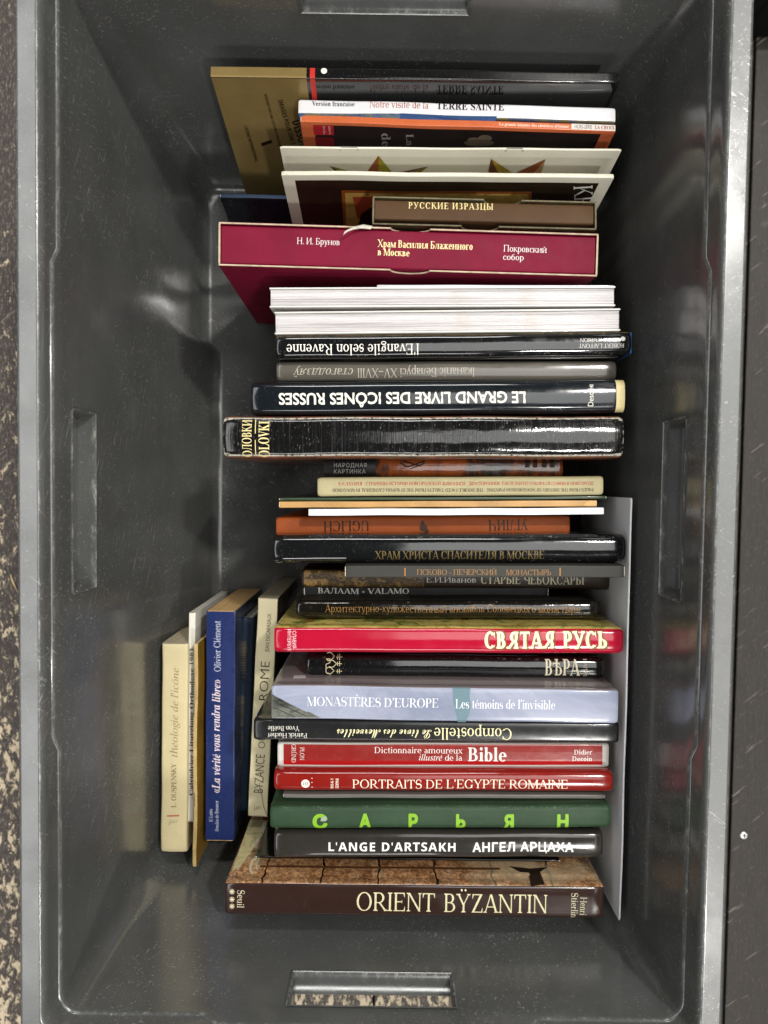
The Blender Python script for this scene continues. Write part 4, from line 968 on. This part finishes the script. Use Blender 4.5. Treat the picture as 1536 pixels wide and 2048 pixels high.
b = book('hardcover_book', 'wide glossy black book with dim gold letters low on its spine', (545, 1099), (1252, 1097), .202, 57, black_jacket, hard=True, rnd=.0042, bulge=.0022)
text(b, 'ХРАМ ХРИСТА СПАСИТЕЛЯ В МОСКВЕ', (750, 1119), (1088, 1118), 17, '#6a5a38', 'serifbold', rough=.3)
b = book('paperback_book', 'narrow dark grey book with copper lettering ПСКОВО - ПЕЧЕРСКИЙ МОНАСТЫРЬ', (690, 1143), (1250, 1143), .212, 24, M('charcoal_card', '#35342f', .5, 0, .1, .2, 30, spec=.25, wear=.25, wearcol='#8b857a'), W=.048, rnd=.0008)
text(b, 'ПСКОВО - ПЕЧЕРСКИЙ', (834, 1149.5), (993, 1150), 11, '#9a7248', 'serif'); text(b, 'МОНАСТЫРЬ', (1012, 1150), (1102, 1150.5), 11, '#9a7248', 'serif')
for x in (810, 1120): shape(b, line([(x, 1136), (x, 1152)], 2), '#b07a42', 'spine', 'copper_bar')
b = book('hardcover_book', 'dark brown book with carved gold pattern partly under the narrow grey book', (603, 1157), (1223, 1162), .158, 37, M('dark_brown_jacket', '#2e2115', .35, .1, .15, .2, 30, wear=.2, spec=.3), hard=True, rnd=.0025, bulge=.001)
ua, ub = to_local(b, 608, 1157, 'spine').x, to_local(b, 848, 1160, 'spine').x
rect(b, ua, ub, -b.T/2*.9, b.T/2*.9, M('carved_pattern_print', '#6a4f28', .4, .1, pic=(150, ['#140e08', '#6f5328', '#1d140b', '#8d6e3c', '#23180d'], (1, 1.4, 1))), 'spine', 'carved_pattern')
text(b, 'Е.И.Иванов', (853, 1165), (952, 1165.5), 12, '#d9d3c4', 'serif', name='author'); text(b, 'СТАРЫЕ ЧЕБОКСАРЫ', (962, 1168), (1168, 1169), 18, '#d9cfae', 'serifbold')
b = book('hardcover_book', 'low black book with white lettering ВАЛААМ • VALAMO', (608, 1184), (1097, 1185), .157, 21, M('matt_black_card', '#161616', .45, 0, spec=.2), rnd=.001)
text(b, 'ВАЛААМ • VALAMO', (636, 1187.5), (818, 1187.5), 11, '#c9c5ba', 'serifbold')
gloss2 = M('crinkled_black_jacket', '#16130f', .10, .7, .15, .40, 70, wear=.45, wearcol='#8f877a')
b = book('hardcover_book', 'crinkled glossy black book with one long line of gold Cyrillic letters', (592, 1219), (1196, 1220), .185, 36, gloss2, gloss2, M('black_back_board', '#141210', .4, 0, spec=.3), hard=True, rnd=.003, bulge=.0012)
text(b, 'Архитектурно-художественный ансамбль Соловецкого монастыря', (650, 1224), (1160, 1225), 15, '#94713f', 'serif', rough=.25, metal=.3)

# ---- lower stack
red = M('crimson_jacket', '#a50f2d', .14, .5, .06, .10, 30, wear=.12, wearcol='#e0b0b0')
icon_pic = M('gilded_cover_picture', '#a08a48', .2, .4, pic=(38, ['#3a2e18', '#9b8a3e', '#c1ad62', '#5b6b2e', '#8f3f22']))
b = book('hardcover_book', 'bright crimson book with big cream ornate lettering СВЯТАЯ РУСЬ', (548, 1280), (1247, 1283), .206, 54, red, red, icon_pic, hard=True, rnd=.0033, bulge=.0015)
text(b, 'СВЯТАЯ', (972, 1299.5), (1112, 1299.5), 38, '#6d4c1e', 'slab', name='title_shadow'); text(b, 'РУСЬ', (1129, 1299.5), (1217, 1299.5), 38, '#6d4c1e', 'slab', name='title_shadow')
text(b, 'СВЯТАЯ', (969, 1297), (1109, 1297), 34, '#e6dcb6', 'slab'); text(b, 'РУСЬ', (1126, 1297), (1214, 1297), 34, '#e6dcb6', 'slab')
text(b, 'СЛАВИЯ-', (585, 1262), (585, 1299), 7, '#e9c9cd', 'sans', name='publisher'); text(b, 'ИНТЕРБУК', (575, 1259), (575, 1303), 7, '#e9c9cd', 'sans', name='publisher')
b = book('hardcover_book', 'glossy black book with cream church outlines and the word FAITH on its spine', (612, 1333), (1211, 1338), .187, 42, black_jacket, hard=True, rnd=.003, bulge=.0013)
text(b, 'ВѢРА', (1090, 1351), (1160, 1352), 32, '#d9d0b6', 'serifbold'); text(b, 'FAITH', (1167, 1319), (1167, 1352), 7, '#c9c1a8', 'serif')
chur = line([(652, 1318), (660, 1318), (660, 1325), (652, 1328), (652, 1345), (660, 1347), (660, 1352)], 1.4)
for y in (1315, 1327, 1342): chur += line([(672, y), (684, y)], 1.3)+line([(675, y-4), (675, y+4)], 1.3)+line([(679, y-5), (679, y+5)], 1.3)
for y, x0 in ((1327, 658), (1314, 653), (1341, 653)): chur += line([(x0, y-5), (x0+4, y-7), (x0+9, y-6), (x0+15, y), (x0+9, y+6), (x0+4, y+7), (x0, y+5)], 1.4)
shape(b, chur, '#cfc49e', 'spine', 'church_outline')
sky_print = M('sky_blue_jacket', '#9aa3ba', .22, .35, .10, .10, 12, pic=(7, ['#727a90', '#858b9e', '#979bad', '#7a8398'], (1, 2, 1)))
mback = M('mauve_grey_board', '#77706f', .22, .4)
b = book('hardcover_book', "thick pale blue book titled MONASTÈRES D'EUROPE with a dark roof at one end", (543, 1404), (1237, 1414), .211, 70, sky_print, sky_print, mback, hard=True, rnd=.0018, bulge=.0004)
roof = M('roof_print', '#45453f', .25, .3, pic=(60, ['#1f211e', '#4b4c46', '#6d6e66', '#33352f'], (1, 2, 1)))
shape(b, [[(544, 1388), (575, 1405), (612, 1424), (618, 1424), (642, 1437), (544, 1436.5)]], roof, 'spine', 'printed_roof')
shape(b, line([(546, 1402), (612, 1432)], 1.5)+line([(546, 1414), (590, 1434)], 1.5)+line([(575, 1405), (560, 1412)], 1)+line([(598, 1418), (582, 1426)], 1), '#20211d', 'spine', 'roof_joint')
shape(b, [[(905, 1375), (941, 1376), (939, 1392), (942, 1410), (938, 1428), (932, 1446), (916, 1446), (913, 1430), (906, 1402)]], '#647d86', 'spine', 'teal_cliff')
text(b, "MONASTÈRES D'EUROPE", (614, 1412), (876, 1414.5), 18, '#e6e7ec', 'didone'); text(b, "Les témoins de l'invisible", (911, 1416), (1110, 1419), 18, '#dfe1e8', 'didone')
shape(b, [[(588, 1351), (610, 1351), (613, 1357), (586, 1357)]], '#cfcfd2', 'back', 'barcode_label')
b = book('hardcover_book', 'black book titled Compostelle in cream letters upside down above the red dictionary', (507, 1460), (1238, 1467), .206, 43, M('soft_black_jacket', '#191a1a', .22, .35, .1, .12, 30, wear=.35, wearcol='#77746d'), hard=True, rnd=.002, bulge=.0005)
text(b, 'Compostelle', (1023, 1457), (868, 1456), 23, '#e4dcae', 'serif'); text(b, 'Le livre des Merveilles', (863, 1460), (674, 1458), 19, '#e4dcae', 'script'); text(b, 'Patrick Huchet', (614, 1466.5), (536, 1466), 9.5, '#ddd9cd', 'serif', name='author'); text(b, 'Yvon Boëlle', (599, 1452.5), (536, 1452), 9.5, '#ddd9cd', 'serif', name='author')
wht = M('white_jacket', '#c6c1ba', .25, .3, .05, .1, 30, wear=.2, wearcol='#8d8a85')
b = book('hardcover_book', 'white and red illustrated dictionary with the big word Bible on its spine', (555, 1511), (1218, 1512), .196, 51, wht, wht, wht, hard=True, rnd=.0018, bulge=.0004)
shape(b, [[(567, 1489), (1205, 1489.5), (1205, 1530), (567, 1529.5)]], M('brick_red_print', '#84201c', .25, .3, .05), 'spine', 'red_panel'); shape(b, [[(567, 1521), (1205, 1522), (1205, 1530), (567, 1529.5)]], '#a80f12', 'spine', 'red_strip')
cw = '#e6d9d3'
text(b, 'PLON', (600, 1495), (600, 1520), 8.5, cw, 'serif', name='publisher'); text(b, 'GRÜND', (583, 1489), (583, 1525), 8.5, cw, 'serif', name='publisher'); text(b, 'Dictionnaire amoureux', (749, 1505.5), (925, 1507), 12, cw, 'serif'); text(b, 'illustré', (838, 1520.5), (884, 1521), 12, cw, 'italic'); text(b, 'de la', (890, 1521), (924, 1521), 12, cw, 'serif')
text(b, 'Bible', (936, 1522), (1013, 1522.5), 27, cw, 'serifbold'); text(b, 'Didier', (1148, 1509), (1184, 1509), 9.5, cw, 'serifbold', name='author'); text(b, 'Decoin', (1144, 1522), (1184, 1522), 9.5, cw, 'serifbold', name='author')
b = book('hardcover_book', "glossy red book titled PORTRAITS DE L'EGYPTE ROMAINE with a white disc logo", (548, 1563), (1226, 1566), .206, 43, M('red_gloss_board', '#7e1a14', .16, .5, .06, .12, 28, wear=.25, wearcol='#c98a80'), hard=True, rnd=.0033, bulge=.0015)
text(b, "PORTRAITS DE L'EGYPTE ROMAINE", (705, 1577), (1135, 1578), 18, '#e9ddc6', 'serif'); shape(b, [disc(611, 1567, 8.5)], '#e6e0d2', 'spine', 'publisher_disc'); text(b, 'm', (606, 1570.5), (616, 1570.5), 10, '#3a2a20', 'italic', name='publisher_mark')
shape(b, [disc(624, 1556, 1), disc(624, 1564, 1), disc(624, 1574, 1)], '#e6d9c6', 'spine', 'dots'); text(b, 'PARIS', (671, 1557), (671, 1577), 6, '#e6d9c6', 'sansbold', name='imprint'); text(b, '1998', (661, 1557), (661, 1577), 6, '#e6d9c6', 'bold', name='imprint')
book('booklet', 'thin grey booklet below the glossy red Portraits spine', (566, 1592), (1210, 1594), .199, 8, M('grey_card', '#77736d', .3, .2), rnd=.0006)
green = M('bottle_green_cloth', '#283f29', .42, .1, .12, .2, 60, wear=.5, wearcol='#5b7a5c', cloth=True)
b = book('hardcover_book', 'dark green cloth book with widely spaced lime letters САРЬЯН', (540, 1637), (1222, 1635), .211, 48, green, hard=True, rnd=.003, bulge=.0010, hinge=.0012)
for s, x0, x1 in (('С', 625, 655), ('А', 718, 742), ('Р', 817, 836), ('Ь', 912, 931), ('Я', 1008, 1028), ('Н', 1114, 1137)): text(b, s, (x0, 1656), (x1, 1656), 25, '#7fae2b', 'sans', offset=.055, name='title_letter')
shape(b, [disc(648, 1637, 6, 5)]+line([(642, 1641), (652, 1632)], 4), '#93a08a', 'spine', 'scuff')
b = book('hardcover_book', "grey black book with bold white lettering L'ANGE D'ARTSAKH", (548, 1691), (1206, 1691), .2, 57, M('warm_black_jacket', '#2d2a26', .15, .6, .1, .12, 30, wear=.35, wearcol='#8d867a'), hard=True, rnd=.0032, bulge=.0013)
text(b, "L'ANGE D'ARTSAKH", (657, 1702.5), (911, 1703), 17, '#e6e3dc', 'sansbold', track=.12); text(b, 'АНГЕЛ АРЦАХА', (945, 1703), (1147, 1703), 17, '#e6e3dc', 'sans', offset=.032, track=.12)
b = book('booklet', 'thin black booklet with white lettering standing against the stone cover photograph', (511, 1714), (1120, 1722), .185, 3.5, M('black_leaflet', '#0f1010', .12, .5), rnd=.0004)
text(b, 'PIERRE ET ESPRIT', (513, 1696), (533, 1646), 6, '#a9a79f', 'sansbold', 'back', 'cover_lettering')
masonry = NT('stone_photograph')
br = masonry.n('TexBrick'); br.inputs['Scale'].default_value = 1; br.inputs['Brick Width'].default_value = .040; br.inputs['Row Height'].default_value = .052; br.inputs['Mortar Size'].default_value = .0008; br.inputs['Mortar Smooth'].default_value = .3
nz = masonry.n('TexNoise'); nz.inputs['Scale'].default_value = 60; nz.inputs['Detail'].default_value = 6; masonry.l(masonry.tc.outputs['Object'], nz.inputs['Vector'])
mm = masonry.n('Vector' + 'Math', operation='MULTIPLY_ADD'); masonry.l(nz.outputs['Color'], mm.inputs[0]); mm.inputs[1].default_value = (.009, .009, .009); masonry.l(masonry.co((1, 1, 1), rot=(math.radians(90), 0, 0)), mm.inputs[2]); masonry.l(mm.outputs[0], br.inputs['Vector'])
br.inputs['Color1'].default_value = lin('#c19a72'); br.inputs['Color2'].default_value = lin('#a67d58'); br.inputs['Mortar'].default_value = lin('#2a1c12')
st_ = masonry.ramp(masonry.noise(300, detail=9, rough=.85), [(.36, (.16, .12, .09, 1)), (.5, (.8, .7, .6, 1)), (.62, (1.5, 1.4, 1.25, 1))])
cc = masonry.mix(1.0, br.outputs['Color'], st_, 'MULTIPLY'); big = masonry.ramp(masonry.noise(26, detail=4), [(.60, 0.0), (.72, .8)]); cc = masonry.mix(big, cc, lin('#5a4331'))
mot = masonry.noise(75, masonry.co((1.4, 1, .6)), detail=8, rough=.7, dist=.5); cc = masonry.mix(.38, cc, masonry.ramp(mot, [(.36, lin('#2b211a')), (.46, lin('#7d5f48')), (.54, lin('#c39a74')), (.62, lin('#8d8377')), (.70, lin('#d8c6a8'))])); gr2 = masonry.ramp(masonry.noise(480, detail=6, rough=.8), [(.36, (.3, .26, .22, 1)), (.5, (.9, .85, .8, 1)), (.62, (1.5, 1.45, 1.35, 1))]); cc = masonry.mix(1.0, cc, gr2, 'MULTIPLY')
cc = masonry.mix(br.outputs['Fac'], cc, lin('#1d130c'))
masonry.l(masonry.mix(masonry.ramp(masonry.noise(14, detail=5), [(.52, 0.0), (.62, .5)]), cc, lin('#c3b492')), masonry.b.inputs['Base Color']); masonry.b.inputs['Roughness'].default_value = .22; masonry.b.inputs['Coat Weight'].default_value = .15
dkb = M('dark_brown_gloss', '#33221d', .16, .5, .08, .10, 26, wear=.25, wearcol='#a08f80')
b = book('hardcover_book', 'dark brown book titled ORIENT BYZANTIN with a stone wall photograph on its cover', (450, 1798), (1208, 1806), .205, 68, dkb, dkb, masonry.m, hard=True, rnd=.0022, bulge=.0006)
text(b, 'ORIENT', (713, 1821), (869, 1824), 37, '#e2dab0', 'serif'); text(b, 'BŸZANTIN', (888, 1824), (1094, 1827), 37, '#e2dab0', 'serif'); text(b, 'Henri', (1161, 1794), (1160, 1830), 13, '#d9cfae', 'serif', name='author'); text(b, 'Stierlin', (1143, 1786), (1142, 1836), 13, '#d9cfae', 'serif', name='author'); text(b, 'Seuil', (475, 1780), (474, 1815), 14, '#d9cfae', 'serif', name='publisher')
for y in (1783, 1798, 1812):
    shape(b, sum([line([(464-5.5*math.cos(math.pi*k/4), y-5.5*math.sin(math.pi*k/4)), (464+5.5*math.cos(math.pi*k/4), y+5.5*math.sin(math.pi*k/4))], 1.6) for k in range(4)], []), '#d9cfae', 'spine', 'printed_star')
pm = lambda z: P(470, 1700, z)
H_ = b.W
shape(b, [[(500, 1640), (545, 1640), (480, 1735), (470, 1738), (462, 1748)]], M('pale_paving_print', '#b3a878', .22, .4, pic=(45, ['#6b6238', '#b9ad7c', '#c9bf92', '#8f8658'])), 'back', 'pale_paving')
shape(b, line([(505, 1748), (500, 1738), (504, 1722), (520, 1712)], 5)+line([(515, 1740), (512, 1730), (520, 1716)], 3), '#c9bd9c', 'back', 'carved_moulding')
shape(b, line([(520, 1733), (1000, 1738)], 4), '#5b3a22', 'back', 'ledge_line')
shape(b, [[(1018, 1733), (1060, 1738), (1095, 1735), (1080, 1745), (1090, 1770), (1070, 1772), (1058, 1746), (1040, 1745)], [(1058, 1752), (1066, 1752), (1070, 1774), (1062, 1774)]], '#2b2019', 'back', 'stone_shadow_print')

# ---- white board along the right wall
b = book('white_board', 'tall thin white board standing on edge along the right crate wall', (1264, 996), (1240, 1841), .2, 3.5, M('white_sheet', '#e6e6e8', .35, .15, .03, .12, 15), W=.197, rnd=.0004, cat='board', group='')

# ---- the row at the left, spines reading upward
G2 = 'books in the short row along the left crate wall'
cream = M('yellowed_card', '#cdbf95', .45, .1, .10, .15, 40, wear=.28, wearcol='#7c6a42')
b = book('paperback_book', 'yellowed paperback by Ouspensky with faded italic title, leftmost against the crate wall', (347, 1704), (350, 1288), .126, 54, cream, page='#b7ab90', rnd=.0018, bulge=.0008, group=G2)
text(b, 'L. OUSPENSKY', (352, 1615), (352.5, 1527), 10, '#6e5f45', 'serifbold', name='author'); text(b, "théologie de l'icône", (355, 1514), (357, 1336), 14, '#8d7f60', 'italic'); shape(b, line([(334, 1632), (359, 1631)], 3), '#b5644a', 'spine', 'red_bar'); text(b, 'cerf', (354, 1640), (337, 1641), 8, '#8d7f60', 'italic', name='publisher')
b = book('paperback_book', 'thin white liturgical calendar beside the yellowed paperback', (380, 1644), (384, 1226), .122, 13, M('white_card_plain', '#dedacd', .35, .1, .06, .12, 30, wear=.2, wearcol='#8a8168'), page='#bdb8aa', rnd=.0006, group=G2)
text(b, 'Calendrier Liturgique Orthodoxe 1983', (386, 1591), (388, 1297), 8, '#191713', 'bold')
goldc = M('mustard_cover', '#8d6a22', .35, .2, .25, .3, 60, wear=.45, wearcol='#d9c48a')
foldc = M('worn_fold', '#b9a06a', .5, 0, .25, .4, 120, wear=.6, wearcol='#e2d3a8')
b = book('booklet', 'worn mustard gold stapled booklet squeezed beside the blue spine', (389, 1733), (392, 1288), .138, 8, foldc, goldc, goldc, page='#c9ba92', rnd=.0007, group=G2, wob=2)
for y in (1425, 1606): shape(b, line([(388.5, y-20), (388.7, y+8)], 1.3), '#4f4632', 'spine', 'staple')
blue = M('royal_blue_card', '#1e2c5e', .28, .25, .06, .12, 30, wear=.15, wearcol='#7c86ab')
b = book('paperback_book', 'royal blue paperback with white italic title by Olivier Clément', (439, 1682), (442, 1222), .127, 59, blue, M('dark_photo_cover', '#1a1f30', .22, .3, pic=(30, ['#0d1018', '#1f2a4c', '#3a3f4f', '#12141c'])), blue, page='#d0ab72', rnd=.0010, group=G2)
text(b, '«La vérité vous rendra libre»', (440, 1586), (440, 1359), 16, '#e3d3da', 'bolditalic'); text(b, 'Olivier Clément', (441, 1343), (441, 1242), 13, '#c4cadb', 'serif', name='author'); text(b, 'JC Lattès', (425, 1644), (425, 1618), 7, '#d0d4e0', 'serif', name='publisher'); text(b, 'Desclée de Brouwer', (437, 1662), (437, 1601), 7, '#d0d4e0', 'serif', name='publisher')
navy2 = M('slate_navy_cloth', '#1c2b3d', .42, .1, .1, .15, 60, wear=.25, wearcol='#52657a', cloth=True)
b = book('hardcover_book', 'slim slate navy book with faded gold Cyrillic lettering between blue and cream spines', (481, 1622), (496, 1236), .098, 27, navy2, hard=True, page='#cfcdc6', rnd=.002, group=G2)
text(b, 'А. СОЛЖЕНИЦЫН', (491, 1358), (494, 1283), 9, '#77683f', 'serifbold', name='author', metal=.3); text(b, 'ОДИН ДЕНЬ ИВАНА ДЕНИСОВИЧА — МАТРЕНИН ДВОР', (481, 1584), (489, 1392), 8.5, '#77683f', 'serifbold', metal=.3)
crm = M('cream_card', '#c6bc98', .38, .15, .06, .14, 30, wear=.2, wearcol='#7f7657')
b = book('paperback_book', 'cream paperback titled BYZANCE OU ROME beside the stacked spines', (515, 1633), (536, 1197), .131, 40, crm, M('brown_black_cover', '#2a231a', .3, .2), crm, page='#a59c84', rnd=.0010, group=G2)
kk = '#2e2a20'
text(b, 'JEAN DECARREAUX', (538, 1304), (542, 1227), 8, kk, 'sans', name='author'); text(b, 'ROME', (535, 1401), (540, 1323), 18, kk, 'sans', offset=-.012); text(b, 'BYZANCE', (526, 1586), (530, 1509), 18, kk, 'sans', offset=-.012); text(b, 'OU', (530, 1497), (532, 1470), 14, kk, 'sans', offset=-.012); text(b, 'cerf', (522, 1612), (506, 1614), 8, '#6a6248', 'italic', name='publisher')
shape(b, line([(519, 1566), (521, 1580), (525, 1595), (527, 1612), (533, 1628)], 1.3), '#6b664f', 'spine', 'crease')
